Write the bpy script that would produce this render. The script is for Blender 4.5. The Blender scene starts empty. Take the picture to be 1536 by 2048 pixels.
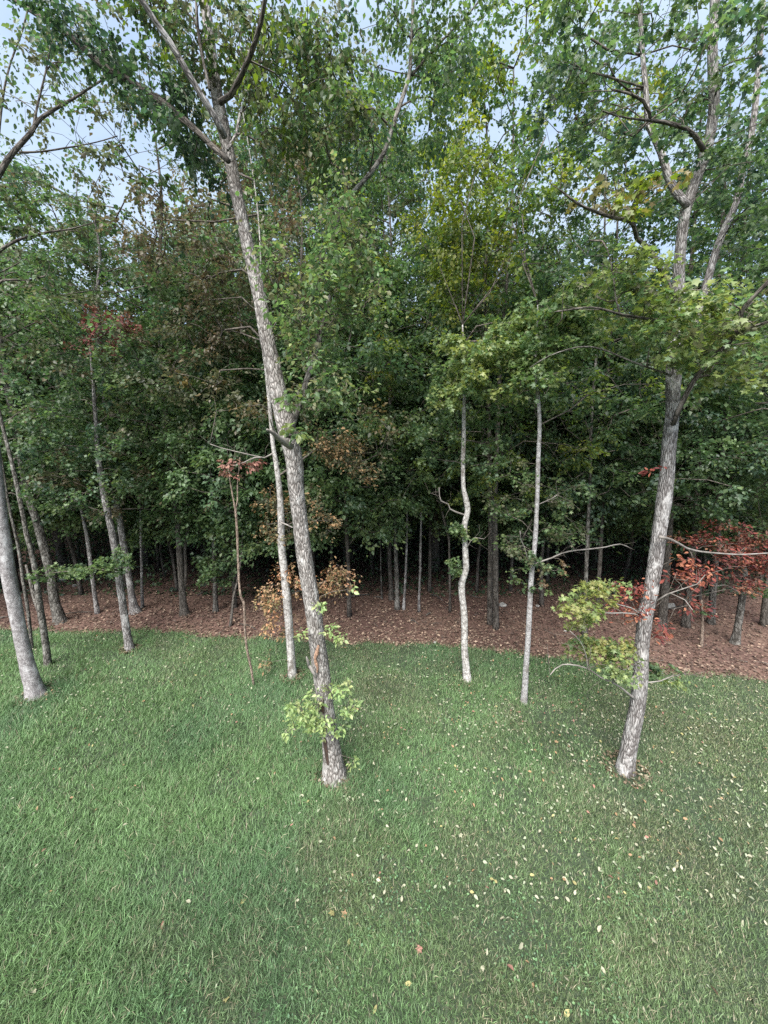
import bpy, math
import numpy as np

rng = np.random.default_rng(11)
R = math.radians
sc = bpy.context.scene
col = sc.collection

# ------------------------------------------------------------------ camera, world, sun, exposure
CAM = np.array([0.0, 0.0, 4.0])
PITCH = R(10.0)
FOC = 739.0                      # focal length in pixels of the 1536 x 2048 photograph
FWD = np.array([0.0, math.cos(PITCH), -math.sin(PITCH)])
UPV = np.array([0.0, math.sin(PITCH), math.cos(PITCH)])

cam_data = bpy.data.cameras.new('camera')
cam_data.sensor_fit = 'VERTICAL'
cam_data.angle_y = 2 * math.atan(1024 / FOC)
cam_data.clip_start = 0.05
cam_data.clip_end = 2000
cam = bpy.data.objects.new('camera', cam_data)
cam.location = CAM.tolist()
cam.rotation_euler = (math.pi / 2 - PITCH, 0, 0)
col.objects.link(cam)
sc.camera = cam

SUN_EL, SUN_AZ = 54.0, 20.0      # from behind the camera, a little to its left
world = bpy.data.worlds.new('World')
sc.world = world
world.use_nodes = True
nt = world.node_tree
nt.nodes.clear()
w_out = nt.nodes.new('ShaderNodeOutputWorld')
w_bg = nt.nodes.new('ShaderNodeBackground')
w_sky = nt.nodes.new('ShaderNodeTexSky')
w_sky.sky_type = 'NISHITA'
w_sky.sun_disc = False
w_sky.sun_elevation = R(SUN_EL)
w_sky.sun_rotation = R(180 + SUN_AZ)
w_sky.air_density = 1.0
w_sky.dust_density = 1.5
w_tc = nt.nodes.new('ShaderNodeTexCoord')
w_map = nt.nodes.new('ShaderNodeMapping')
w_map.inputs['Scale'].default_value = (1.0, 1.0, 2.2)
w_noise = nt.nodes.new('ShaderNodeTexNoise')
w_noise.inputs['Scale'].default_value = 2.6
w_noise.inputs['Detail'].default_value = 8
w_noise.inputs['Roughness'].default_value = 0.6
w_ramp = nt.nodes.new('ShaderNodeValToRGB')
w_ramp.color_ramp.elements[0].position = 0.30
w_ramp.color_ramp.elements[0].color = (0.42, 0.42, 0.42, 1)
w_ramp.color_ramp.elements[1].position = 0.58
w_mix = nt.nodes.new('ShaderNodeMix')
w_mix.data_type = 'RGBA'
CLOUD = (2.3, 2.85, 3.6, 1)
w_mix.inputs[7].default_value = CLOUD
nt.links.new(w_tc.outputs['Generated'], w_map.inputs['Vector'])
nt.links.new(w_map.outputs['Vector'], w_noise.inputs['Vector'])
nt.links.new(w_noise.outputs['Fac'], w_ramp.inputs['Fac'])
nt.links.new(w_ramp.outputs['Color'], w_mix.inputs[0])
nt.links.new(w_sky.outputs['Color'], w_mix.inputs[6])
nt.links.new(w_mix.outputs[2], w_bg.inputs['Color'])
w_bg.inputs['Strength'].default_value = 0.085
nt.links.new(w_bg.outputs['Background'], w_out.inputs['Surface'])

sun_data = bpy.data.lights.new('sun', 'SUN')
sun_data.energy = 3.2
sun_data.angle = R(50)
sun_data.color = (1.0, 0.955, 0.90)
sun = bpy.data.objects.new('sun', sun_data)
sun.rotation_euler = (R(90 - SUN_EL), 0, R(-SUN_AZ))
sun.location = (-5, -10, 20)
col.objects.link(sun)

sc.view_settings.view_transform = 'Standard'
sc.view_settings.look = 'None'
sc.view_settings.exposure = 1.88
sc.view_settings.gamma = 1.0
sc.view_settings.use_curve_mapping = False
sc.render.engine = 'CYCLES'
sc.cycles.max_bounces = 6
sc.cycles.diffuse_bounces = 4
sc.cycles.glossy_bounces = 2
sc.cycles.transmission_bounces = 4
sc.cycles.use_denoising = False
try:
    sc.cycles.denoiser = 'OPENIMAGEDENOISE'
    sc.cycles.denoising_prefilter = 'ACCURATE'
except Exception:
    pass
sc.cycles.sample_clamp_indirect = 4.0


# ------------------------------------------------------------------ geometry helpers
def ray(px, py):
    return FWD + (px - 768) / FOC * np.array([1.0, 0, 0]) + (1024 - py) / FOC * UPV


def at(px, py, Y):
    """The point in the place at depth Y (metres in front of the deck) seen at a photo pixel."""
    d = ray(px, py)
    return CAM + d * (Y / d[1])


def on_ground(px, py):
    d = ray(px, py)
    return CAM + d * (-CAM[2] / d[2])


def depth_of(p):
    return float((np.asarray(p) - CAM) @ FWD)


def px_size(p):
    """metres per photo pixel at p"""
    return max(depth_of(p), 0.3) / FOC


def _hash(ix, iy, iz):
    n = (ix * 374761393 + iy * 668265263 + iz * 2147483647) & 0xFFFFFFFF
    n = ((n ^ (n >> 13)) * 1274126177) & 0xFFFFFFFF
    n = n ^ (n >> 16)
    return (n & 0xFFFF) / 65535.0


def vnoise(p):
    p = np.asarray(p, float)
    i = np.floor(p).astype(np.int64)
    f = p - i
    f = f * f * (3 - 2 * f)
    r = 0
    for dx in (0, 1):
        for dy in (0, 1):
            for dz in (0, 1):
                w = (f[..., 0] if dx else 1 - f[..., 0]) * (f[..., 1] if dy else 1 - f[..., 1]) * (f[..., 2] if dz else 1 - f[..., 2])
                r = r + w * _hash(i[..., 0] + dx, i[..., 1] + dy, i[..., 2] + dz)
    return r


def noise2(x, y, s, seed=0):
    return vnoise(np.stack([np.asarray(x) * s, np.asarray(y) * s, np.full(np.shape(x), 7.3 + seed)], -1))


def make_mesh(name, V, T, cols=None, smooth=False, bark=None):
    V = np.ascontiguousarray(V, np.float32)
    T = np.ascontiguousarray(T, np.int32)
    me = bpy.data.meshes.new(name)
    me.vertices.add(len(V))
    me.vertices.foreach_set('co', V.ravel())
    k = T.shape[1]
    me.loops.add(T.size)
    me.loops.foreach_set('vertex_index', T.ravel())
    me.polygons.add(len(T))
    me.polygons.foreach_set('loop_start', np.arange(0, T.size, k, dtype=np.int32))
    if smooth:
        me.polygons.foreach_set('use_smooth', np.ones(len(T), bool))
    if cols is not None:
        a = me.attributes.new('Col', 'FLOAT_COLOR', 'POINT')
        c = np.ones((len(V), 4), np.float32)
        c[:, :3] = cols
        a.data.foreach_set('color', c.ravel())
    if bark is not None:
        a = me.attributes.new('bark', 'FLOAT_VECTOR', 'POINT')
        a.data.foreach_set('vector', np.ascontiguousarray(bark, np.float32).ravel())
    me.update(calc_edges=True)
    return me


def link(name, me, mat=None, parent=None, kind=None):
    o = bpy.data.objects.new(name, me)
    if mat is not None and me is not None and len(me.materials) == 0:
        me.materials.append(mat)
    col.objects.link(o)
    if parent is not None:
        o.parent = parent
    if kind:
        o['kind'] = kind
    return o


def tag(o, label, cat, group=None):
    o['label'] = label
    o['category'] = cat
    if group:
        o['group'] = group
    return o


def empty(name, loc):
    o = bpy.data.objects.new(name, None)
    o.location = [float(v) for v in loc]
    o.empty_display_size = 0.3
    col.objects.link(o)
    return o


def resample(P, rad, step):
    """Catmull-Rom through the points, about one ring per step metres."""
    P = np.asarray(P, float)
    rad = np.asarray(rad, float)
    n = len(P)
    Q = np.vstack([2 * P[0] - P[1], P, 2 * P[-1] - P[-2]])
    out, ro = [], []
    for i in range(n - 1):
        p0, p1, p2, p3 = Q[i:i + 4]
        m = max(1, int(np.linalg.norm(p2 - p1) / step))
        t = (np.arange(m) / m)[:, None]
        out.append(0.5 * (2 * p1 + (p2 - p0) * t + (2 * p0 - 5 * p1 + 4 * p2 - p3) * t ** 2 + (3 * p1 - p0 - 3 * p2 + p3) * t ** 3))
        ro.append(rad[i] + (rad[i + 1] - rad[i]) * t[:, 0])
    out.append(P[-1:])
    ro.append(rad[-1:])
    return np.vstack(out), np.concatenate(ro)


def tube(P, rad, sides=16, step=0.08, lump=0.06, flare=0.0, seed=0.0):
    C, r = resample(P, rad, step)
    n = len(C)
    Tn = np.gradient(C, axis=0)
    Tn /= np.linalg.norm(Tn, axis=1)[:, None] + 1e-9
    L = np.concatenate([[0], np.cumsum(np.linalg.norm(np.diff(C, axis=0), axis=1))])
    ref = np.array([1.0, 0.05, 0.02]) if abs(Tn[0, 0]) < 0.8 else np.array([0.0, 1.0, 0.1])
    N = ref[None] - (Tn @ ref)[:, None] * Tn
    N /= np.linalg.norm(N, axis=1)[:, None] + 1e-9
    B = np.cross(Tn, N)
    a = np.arange(sides) / sides * 2 * np.pi
    rr = r[:, None] * np.ones(sides)[None]
    if flare:
        rr = rr * (1 + flare * np.exp(-L / 0.14)[:, None] * (0.75 + 0.5 * np.cos(a * 3 + seed)[None] ** 2))
    cs = np.stack([np.cos(a)[None] * np.ones(n)[:, None], np.sin(a)[None] * np.ones(n)[:, None], L[:, None] / 0.35 * np.ones(sides)[None]], -1)
    if lump:
        rr = rr * (1 + lump * 2 * (vnoise(cs * np.array([1.3, 1.3, 1.0]) + seed * 3.1) - 0.5) + lump * 1.2 * (vnoise(cs * np.array([2.5, 2.5, 4.0]) + seed) - 0.5))
    V = C[:, None] + rr[..., None] * (np.cos(a)[None, :, None] * N[:, None] + np.sin(a)[None, :, None] * B[:, None])
    bark = np.stack([np.cos(a)[None] * r[:, None], np.sin(a)[None] * r[:, None], L[:, None] * np.ones(sides)[None]], -1) + seed
    i = np.arange(n - 1)[:, None] * sides
    j = np.arange(sides)[None]
    k = (j + 1) % sides
    q = np.stack([i + j, i + k, i + sides + k, i + sides + j], -1).reshape(-1, 4)
    T = np.vstack([q[:, [0, 1, 2]], q[:, [0, 2, 3]]])
    V = V.reshape(-1, 3)
    # close the far end
    V = np.vstack([V, C[-1] + Tn[-1] * r[-1] * 0.6])
    bark = np.vstack([bark.reshape(-1, 3), [[0, 0, L[-1]]]])
    e = (n - 1) * sides
    cap = np.stack([e + np.arange(sides), e + (np.arange(sides) + 1) % sides, np.full(sides, len(V) - 1)], -1)
    V = np.vstack([V, C[0] - Tn[0] * r[0] * 0.4])
    bark = np.vstack([bark, [[0, 0, 0]]])
    cap0 = np.stack([(np.arange(sides) + 1) % sides, np.arange(sides), np.full(sides, len(V) - 1)], -1)
    return V, np.vstack([T, cap, cap0]), bark


def join(parts):
    V, T, A, o = [], [], [], 0
    for p in parts:
        V.append(p[0])
        T.append(p[1] + o)
        A.append(p[2])
        o += len(p[0])
    return np.vstack(V), np.vstack(T), np.vstack(A)


# ------------------------------------------------------------------ materials
def new_mat(name):
    m = bpy.data.materials.new(name)
    m.use_nodes = True
    t = m.node_tree
    return m, t, t.nodes['Principled BSDF'], t.nodes['Material Output']


def nd(t, typ, **kw):
    n = t.nodes.new(typ)
    for k, v in kw.items():
        if k in n.inputs.keys():
            n.inputs[k].default_value = v
        else:
            setattr(n, k, v)
    return n


def ramp(t, stops):
    n = t.nodes.new('ShaderNodeValToRGB')
    e = n.color_ramp.elements
    while len(e) < len(stops):
        e.new(0.5)
    for el, (p, c) in zip(e, stops):
        el.position = p
        el.color = (*c, 1)
    return n


def leaf_material(name, translucent=0.35, rough=0.45, spec=0.5):
    m, t, b, out = new_mat(name)
    a = nd(t, 'ShaderNodeAttribute', attribute_name='Col')
    tr = nd(t, 'ShaderNodeBsdfTranslucent')
    mx = nd(t, 'ShaderNodeMixShader', Fac=translucent)
    hs = nd(t, 'ShaderNodeHueSaturation', Value=1.5, Saturation=1.25)
    t.links.new(a.outputs['Color'], b.inputs['Base Color'])
    t.links.new(a.outputs['Color'], hs.inputs['Color'])
    t.links.new(hs.outputs['Color'], tr.inputs['Color'])
    b.inputs['Roughness'].default_value = rough
    b.inputs['Specular IOR Level'].default_value = spec
    t.links.new(b.outputs[0], mx.inputs[1])
    t.links.new(tr.outputs[0], mx.inputs[2])
    t.links.new(mx.outputs[0], out.inputs['Surface'])
    return m


def bark_material(name, light, dark, fissure, patch=None, patch_pos=0.6, fis_scale=38, stretch=0.28, lichen=None, bump=0.6, fis_w=0.10):
    """grey bark: noise-mottled plates between darker fissures, optional pale or dark patches and lichen."""
    m, t, b, out = new_mat(name)
    a = nd(t, 'ShaderNodeAttribute', attribute_name='bark')
    mp = nd(t, 'ShaderNodeMapping')
    mp.inputs['Scale'].default_value = (1, 1, stretch)
    t.links.new(a.outputs['Vector'], mp.inputs['Vector'])
    warp = nd(t, 'ShaderNodeTexNoise', Scale=14.0, Detail=3.0)
    t.links.new(mp.outputs[0], warp.inputs['Vector'])
    wm = nd(t, 'ShaderNodeMix', data_type='RGBA', blend_type='ADD')
    wm.inputs[0].default_value = 0.05
    t.links.new(mp.outputs[0], wm.inputs[6])
    t.links.new(warp.outputs['Color'], wm.inputs[7])
    vo = nd(t, 'ShaderNodeTexVoronoi', feature='DISTANCE_TO_EDGE', Scale=fis_scale)
    t.links.new(wm.outputs[2], vo.inputs['Vector'])
    n1 = nd(t, 'ShaderNodeTexNoise', Scale=22.0, Detail=6.0, Roughness=0.7)
    t.links.new(mp.outputs[0], n1.inputs['Vector'])
    r1 = ramp(t, [(0.40, dark), (0.58, light)])
    t.links.new(n1.outputs['Fac'], r1.inputs['Fac'])
    rf = ramp(t, [(0.0, (1, 1, 1)), (fis_w, (0, 0, 0))])
    t.links.new(vo.outputs['Distance'], rf.inputs['Fac'])
    m1 = nd(t, 'ShaderNodeMix', data_type='RGBA')
    t.links.new(rf.outputs['Color'], m1.inputs[0])
    t.links.new(r1.outputs['Color'], m1.inputs[6])
    m1.inputs[7].default_value = (*fissure, 1)
    last = m1.outputs[2]
    for k, (c, pos, s) in enumerate([(patch, patch_pos, 5.0), (lichen, 0.60, 8.0)]):
        if c is None:
            continue
        n2 = nd(t, 'ShaderNodeTexNoise', Scale=s, Detail=5.0, Roughness=0.65)
        ad = nd(t, 'ShaderNodeVectorMath', operation='ADD')
        ad.inputs[1].default_value = (k * 9.1, 3.3 * k, k)
        mp2 = nd(t, 'ShaderNodeMapping')
        mp2.inputs['Scale'].default_value = (1.6, 1.6, 0.9)
        t.links.new(a.outputs['Vector'], mp2.inputs['Vector'])
        t.links.new(mp2.outputs[0], ad.inputs[0])
        t.links.new(ad.outputs[0], n2.inputs['Vector'])
        r2 = ramp(t, [(pos - 0.06, (0, 0, 0)), (pos + 0.06, (0.85, 0.85, 0.85))])
        t.links.new(n2.outputs['Fac'], r2.inputs['Fac'])
        m2 = nd(t, 'ShaderNodeMix', data_type='RGBA')
        t.links.new(r2.outputs['Color'], m2.inputs[0])
        t.links.new(last, m2.inputs[6])
        m2.inputs[7].default_value = (*c, 1)
        last = m2.outputs[2]
    t.links.new(last, b.inputs['Base Color'])
    b.inputs['Roughness'].default_value = 0.92
    b.inputs['Specular IOR Level'].default_value = 0.15
    mul = nd(t, 'ShaderNodeMath', operation='MULTIPLY_ADD')
    cl = nd(t, 'ShaderNodeMath', operation='MINIMUM')
    cl.inputs[1].default_value = fis_w * 2
    t.links.new(vo.outputs['Distance'], cl.inputs[0])
    t.links.new(cl.outputs[0], mul.inputs[0])
    mul.inputs[1].default_value = 2.5
    t.links.new(n1.outputs['Fac'], mul.inputs[2])
    bp = nd(t, 'ShaderNodeBump', Strength=bump, Distance=0.02)
    t.links.new(mul.outputs[0], bp.inputs['Height'])
    t.links.new(bp.outputs['Normal'], b.inputs['Normal'])
    return m


def plain_material(name, rgb, rough=0.85, var=0.3, scale=30.0):
    m, t, b, out = new_mat(name)
    tc = nd(t, 'ShaderNodeTexCoord')
    n = nd(t, 'ShaderNodeTexNoise', Scale=scale, Detail=5.0)
    t.links.new(tc.outputs['Object'], n.inputs['Vector'])
    lo = tuple(c * (1 - var) for c in rgb)
    hi = tuple(min(1, c * (1 + var)) for c in rgb)
    r = ramp(t, [(0.3, lo), (0.7, hi)])
    t.links.new(n.outputs['Fac'], r.inputs['Fac'])
    t.links.new(r.outputs['Color'], b.inputs['Base Color'])
    b.inputs['Roughness'].default_value = rough
    bp = nd(t, 'ShaderNodeBump', Strength=0.5, Distance=0.01)
    t.links.new(n.outputs['Fac'], bp.inputs['Height'])
    t.links.new(bp.outputs['Normal'], b.inputs['Normal'])
    return m


M_LEAF = leaf_material('leaf', 0.42)
M_GRASS = leaf_material('grass_blade', 0.22, 0.45, 0.32)
M_DRY = leaf_material('dry_leaf', 0.15, 0.7, 0.25)
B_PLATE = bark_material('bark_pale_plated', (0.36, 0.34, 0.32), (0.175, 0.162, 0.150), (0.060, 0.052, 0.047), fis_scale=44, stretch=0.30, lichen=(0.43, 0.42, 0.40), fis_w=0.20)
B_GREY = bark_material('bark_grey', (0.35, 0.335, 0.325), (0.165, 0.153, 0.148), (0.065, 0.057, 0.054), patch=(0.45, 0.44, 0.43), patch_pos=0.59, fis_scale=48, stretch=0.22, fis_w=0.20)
B_SMOOTH = bark_material('bark_smooth_grey', (0.36, 0.345, 0.345), (0.18, 0.168, 0.168), (0.08, 0.07, 0.07), patch=(0.44, 0.435, 0.435), patch_pos=0.60, fis_scale=60, stretch=0.8, fis_w=0.10, bump=0.35)
B_WHITE = bark_material('bark_white', (0.50, 0.485, 0.465), (0.27, 0.255, 0.24), (0.09, 0.075, 0.062), patch=(0.13, 0.112, 0.095), patch_pos=0.59, fis_scale=18, stretch=0.8, fis_w=0.06, bump=0.3)
B_PALE = bark_material('bark_pale_blotched', (0.44, 0.435, 0.435), (0.24, 0.23, 0.23), (0.08, 0.07, 0.065), patch=(0.16, 0.145, 0.13), patch_pos=0.58, fis_scale=34, stretch=0.9, fis_w=0.08, bump=0.3)
B_MOTTLE = bark_material('bark_mottled', (0.18, 0.17, 0.155), (0.065, 0.06, 0.053), (0.028, 0.024, 0.02), patch=(0.25, 0.245, 0.225), patch_pos=0.60, fis_scale=24, stretch=0.4, fis_w=0.12)
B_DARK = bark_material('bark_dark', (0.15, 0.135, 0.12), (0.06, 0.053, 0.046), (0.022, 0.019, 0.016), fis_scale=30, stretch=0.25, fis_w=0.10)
B_TWIG = bark_material('bark_twig', (0.17, 0.15, 0.13), (0.075, 0.065, 0.055), (0.04, 0.035, 0.03), fis_scale=20, stretch=0.4)
B_PALETWIG = bark_material('bark_pale_twig', (0.27, 0.25, 0.23), (0.15, 0.135, 0.122), (0.2, 0.18, 0.16), fis_scale=20, stretch=0.4, fis_w=0.03, bump=0.2)
B_VINE = bark_material('bark_vine', (0.30, 0.235, 0.19), (0.15, 0.115, 0.09), (0.07, 0.05, 0.04), fis_scale=30, stretch=0.4)
M_WOUND = plain_material('bare_wood', (0.23, 0.14, 0.095), var=0.6, scale=45)
M_HOLLOW = plain_material('rotten_wood', (0.035, 0.02, 0.014), var=0.5, scale=30)
M_BASE = plain_material('mossy_base', (0.17, 0.13, 0.06), var=0.6, scale=50)
M_ROCK = plain_material('rock', (0.30, 0.29, 0.27), var=0.35, scale=9)

# ------------------------------------------------------------------ the setting: ground, lawn, mulch bed
EDGE_PX = [(-60, 1260), (0, 1260), (130, 1266), (250, 1264), (400, 1271), (600, 1281), (700, 1284), (800, 1289), (900, 1294), (1000, 1306),
           (1100, 1321), (1200, 1334), (1350, 1347), (1536, 1360), (1600, 1365)]
EP = np.array([on_ground(*p)[:2] for p in EDGE_PX])
EX = np.concatenate([[-60, -14], EP[:, 0], [12, 60]])
EY = np.concatenate([[7.4, 7.6], EP[:, 1], [5.3, 4.6]])


def edge_y(x):
    x = np.asarray(x, float)
    return np.interp(x, EX, EY) + 0.05 * np.sin(x * 2.3) + 0.17 * (noise2(x, x * 0, 3.1) - 0.5) + 0.09 * (noise2(x, x * 0, 11.0) - 0.5)


def lump_z(x, y):
    return 0.05 * (noise2(x, y, 0.6, 3) - 0.5) + 0.03 * (noise2(x, y, 2.0, 5) - 0.5)


def grid_mesh(name, xs, ys_fn, nv, zoff):
    V = []
    for x in xs:
        y0, y1 = ys_fn(x)
        t = np.linspace(0, 1, nv)
        yy = y0 + (y1 - y0) * t
        V.append(np.stack([np.full(nv, x), yy, np.zeros(nv)], -1))
    V = np.vstack(V)
    near = np.exp(-((np.hypot(V[:, 0], V[:, 1] - 5) / 14) ** 2))
    V[:, 2] = zoff + lump_z(V[:, 0], V[:, 1]) * near
    i = np.arange(len(xs) - 1)[:, None] * nv
    j = np.arange(nv - 1)[None]
    q = np.stack([i + j, i + nv + j, i + nv + j + 1, i + j + 1], -1).reshape(-1, 4)
    return make_mesh(name, V, q, smooth=True)


# forest floor and lawn sheets
gm, t, b, out = new_mat('forest_floor')
tc = nd(t, 'ShaderNodeTexCoord')
n1 = nd(t, 'ShaderNodeTexNoise', Scale=14.0, Detail=8.0, Roughness=0.75)
n2 = nd(t, 'ShaderNodeTexNoise', Scale=0.7, Detail=4.0)
for n in (n1, n2):
    t.links.new(tc.outputs['Object'], n.inputs['Vector'])
r1 = ramp(t, [(0.32, (0.05, 0.031, 0.026)), (0.5, (0.13, 0.086, 0.072)), (0.70, (0.24, 0.170, 0.142))])
r2 = ramp(t, [(0.35, (0.75, 0.62, 0.6)), (0.65, (1.1, 1.0, 0.9))])
mx = nd(t, 'ShaderNodeMix', data_type='RGBA', blend_type='MULTIPLY')
mx.inputs[0].default_value = 1
t.links.new(n1.outputs['Fac'], r1.inputs['Fac'])
t.links.new(n2.outputs['Fac'], r2.inputs['Fac'])
t.links.new(r1.outputs['Color'], mx.inputs[6])
t.links.new(r2.outputs['Color'], mx.inputs[7])
t.links.new(mx.outputs[2], b.inputs['Base Color'])
b.inputs['Roughness'].default_value = 0.95
bp = nd(t, 'ShaderNodeBump', Strength=0.8, Distance=0.03)
t.links.new(n1.outputs['Fac'], bp.inputs['Height'])
t.links.new(bp.outputs['Normal'], b.inputs['Normal'])

xs = np.concatenate([np.linspace(-400, -30, 14), np.linspace(-28, 28, 120), np.linspace(30, 400, 14)])
g = grid_mesh('ground', xs, lambda x: (-300, 500), 3, -0.03)
# finer central strip is carried by the mulch bed sheet
ground = link('ground', g, gm, kind='structure')
xm = np.linspace(-24, 24, 160)
mulch = link('mulch_bed', grid_mesh('mulch_bed', xm, lambda x: (float(edge_y(x)) - 0.3, 26.0), 90, 0.0), gm, kind='structure')

lm, t, b, out = new_mat('lawn_soil')
tc = nd(t, 'ShaderNodeTexCoord')
n1 = nd(t, 'ShaderNodeTexNoise', Scale=26.0, Detail=8.0, Roughness=0.75)
t.links.new(tc.outputs['Object'], n1.inputs['Vector'])
r1 = ramp(t, [(0.3, (0.014, 0.024, 0.012)), (0.52, (0.034, 0.054, 0.027)), (0.74, (0.09, 0.092, 0.052))])
t.links.new(n1.outputs['Fac'], r1.inputs['Fac'])
t.links.new(r1.outputs['Color'], b.inputs['Base Color'])
b.inputs['Roughness'].default_value = 0.9
bp = nd(t, 'ShaderNodeBump', Strength=0.7, Distance=0.03)
t.links.new(n1.outputs['Fac'], bp.inputs['Height'])
t.links.new(bp.outputs['Normal'], b.inputs['Normal'])
xl = np.concatenate([np.linspace(-60, -15, 10), np.linspace(-14, 14, 200), np.linspace(15, 60, 10)])
lawn = link('lawn', grid_mesh('lawn', xl, lambda x: (-40.0, float(edge_y(x))), 130, 0.012), lm, kind='structure')

# ------------------------------------------------------------------ leaves
TEMPLATES = {}
TEMPLATES['kite'] = (np.array([[0, 0, 0], [-.34, .42, .07], [0, 1, -.10], [.34, .42, .07]], float), np.array([[0, 2, 1], [0, 3, 2]]))
TEMPLATES['oval'] = (np.array([[0, 0, 0], [-.25, .25, .05], [-.26, .58, .06], [0, 1, -.12], [.26, .58, .06], [.25, .25, .05], [0, .42, -.01]], float),
                     np.array([[0, 6, 1], [1, 6, 2], [2, 6, 3], [3, 6, 4], [4, 6, 5], [5, 6, 0]]))
_mp = [(0, -.02), (-.22, -.06), (-.52, .10), (-.36, .26), (-.62, .62), (-.30, .56), (-.18, .66), (0, 1.0), (.18, .66), (.30, .56), (.62, .62), (.36, .26), (.52, .10), (.22, -.06)]
_mv = np.array([[x, y, 0.10 * abs(x) * 1.6 - 0.14 * y * y] for x, y in _mp] + [[0, .32, .0]], float)
TEMPLATES['maple'] = (_mv, np.array([[len(_mp), (i + 1) % len(_mp), i] for i in range(len(_mp))]))
_mf = [(0, 0), (-.50, .06), (-.26, .26), (-.62, .62), (-.19, .60), (0, 1.0), (.19, .60), (.62, .62), (.26, .26), (.50, .06)]
TEMPLATES['maple_light'] = (np.array([[x, y, 0.16 * abs(x) - 0.14 * y * y] for x, y in _mf], float), np.array([[0, i + 1, i] for i in range(1, 9)]))
TEMPLATES['curled'] = (np.array([[0, 0, 0], [-.22, .3, .16], [-.20, .68, .22], [0, 1, .20], [.20, .66, .10], [.24, .3, .05], [0, .5, -.02]], float), TEMPLATES['oval'][1])

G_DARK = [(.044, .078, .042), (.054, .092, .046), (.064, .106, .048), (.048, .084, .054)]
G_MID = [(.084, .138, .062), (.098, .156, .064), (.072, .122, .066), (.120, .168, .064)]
G_LIGHT = [(.145, .215, .092), (.170, .238, .096), (.120, .190, .090), (.200, .245, .095)]
G_YEL = [(.195, .250, .085), (.235, .270, .090), (.160, .220, .082), (.27, .265, .095)]
G_LIME = [(.27, .36, .15), (.31, .39, .17), (.22, .32, .13), (.34, .38, .18)]
G_OLIVE = [(.096, .108, .060), (.112, .118, .064), (.084, .098, .058), (.130, .112, .068)]
G_AUT = [(.160, .215, .055), (.190, .240, .060), (.130, .190, .058), (.215, .235, .065)]
BROWN = [(.25, .165, .088), (.32, .205, .105), (.19, .15, .074), (.30, .155, .082), (.16, .155, .075)]
ORANGE = [(.36, .185, .105), (.30, .16, .085), (.42, .26, .15), (.33, .135, .08)]
RED = [(.150, .042, .036), (.190, .052, .040), (.105, .032, .032), (.220, .075, .048)]
PINK = [(.24, .125, .10), (.29, .165, .125), (.19, .085, .07)]


def leaves_at(pos, tip, nor, size, tmpl):
    """Vertices and triangles of many leaves; also returns the per-leaf frames."""
    TV, TT = TEMPLATES[tmpl]
    n = len(pos)
    y = tip / (np.linalg.norm(tip, axis=1)[:, None] + 1e-9)
    z = nor - (nor * y).sum(1)[:, None] * y
    z /= np.linalg.norm(z, axis=1)[:, None] + 1e-9
    x = np.cross(y, z)
    V = pos[:, None] + size[:, None, None] * (TV[None, :, 0, None] * x[:, None] + TV[None, :, 1, None] * y[:, None] + TV[None, :, 2, None] * z[:, None])
    T = TT[None] + (np.arange(n) * len(TV))[:, None, None]
    return V.reshape(-1, 3), T.reshape(-1, 3), (x, y, z)


def pick_colours(n, pal, spray_id=None, jit=0.22, r=rng):
    pal = np.array(pal)
    k = r.integers(0, len(pal), n)
    if spray_id is not None:
        bias = r.integers(0, len(pal), spray_id.max() + 1)
        use = r.random(n) < 0.6
        k = np.where(use, bias[spray_id], k)
    c = pal[k] * (1 + jit * (r.random((n, 1)) * 2 - 1))
    return c, k


def spray_arrays(centers, outward, radius, count, droop=0.35, flat=0.16, r=rng):
    """Leaf positions, tip directions and normals for flattened sprays of foliage."""
    n = len(centers)
    cnt = np.maximum(3, r.poisson(count, n))
    sid = np.repeat(np.arange(n), cnt)
    N = len(sid)
    rad = (np.asarray(radius) * np.ones(n))[sid] * (0.7 + 0.6 * r.random(n))[sid]
    up = np.array([0, 0, 1.0]) + r.normal(0, 0.22, (n, 3))
    up += -0.25 * outward
    up /= np.linalg.norm(up, axis=1)[:, None]
    a1 = np.cross(up, outward + 1e-4)
    a1 /= np.linalg.norm(a1, axis=1)[:, None] + 1e-9
    a2 = np.cross(a1, up)
    # leaves sit along a handful of side twigs of the spray
    ntw = 7
    tw = (r.random((n, ntw)) - 0.5) * 2 * np.pi * 0.62
    ang = tw[sid, r.integers(0, ntw, N)] + r.normal(0, 0.16, N)
    rr = np.sqrt(r.random(N)) * rad
    d = np.cos(ang)[:, None] * (-a2[sid] * np.sign((a2[sid] * -outward[sid]).sum(1))[:, None]) + np.sin(ang)[:, None] * a1[sid]
    pos = centers[sid] + d * (rr - 0.35 * rad)[:, None] + up[sid] * (r.normal(0, flat, N) * rad)[:, None]
    pos[:, 2] -= 0.30 * rr * rr / rad
    tip = d + r.normal(0, 0.55, (N, 3))
    tip[:, 2] -= droop + 0.4 * r.random(N)
    nor = up[sid] + r.normal(0, 0.38, (N, 3))
    return pos, tip, nor, sid


def twig_tubes(segs, sides=4):
    """segs: list of (points (k,3), radii (k,)) -> one joined low-poly mesh."""
    return join([tube(p, r_, sides=sides, step=1e9, lump=0, seed=0.37 * (i % 17)) for i, (p, r_) in enumerate(segs)])


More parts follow.
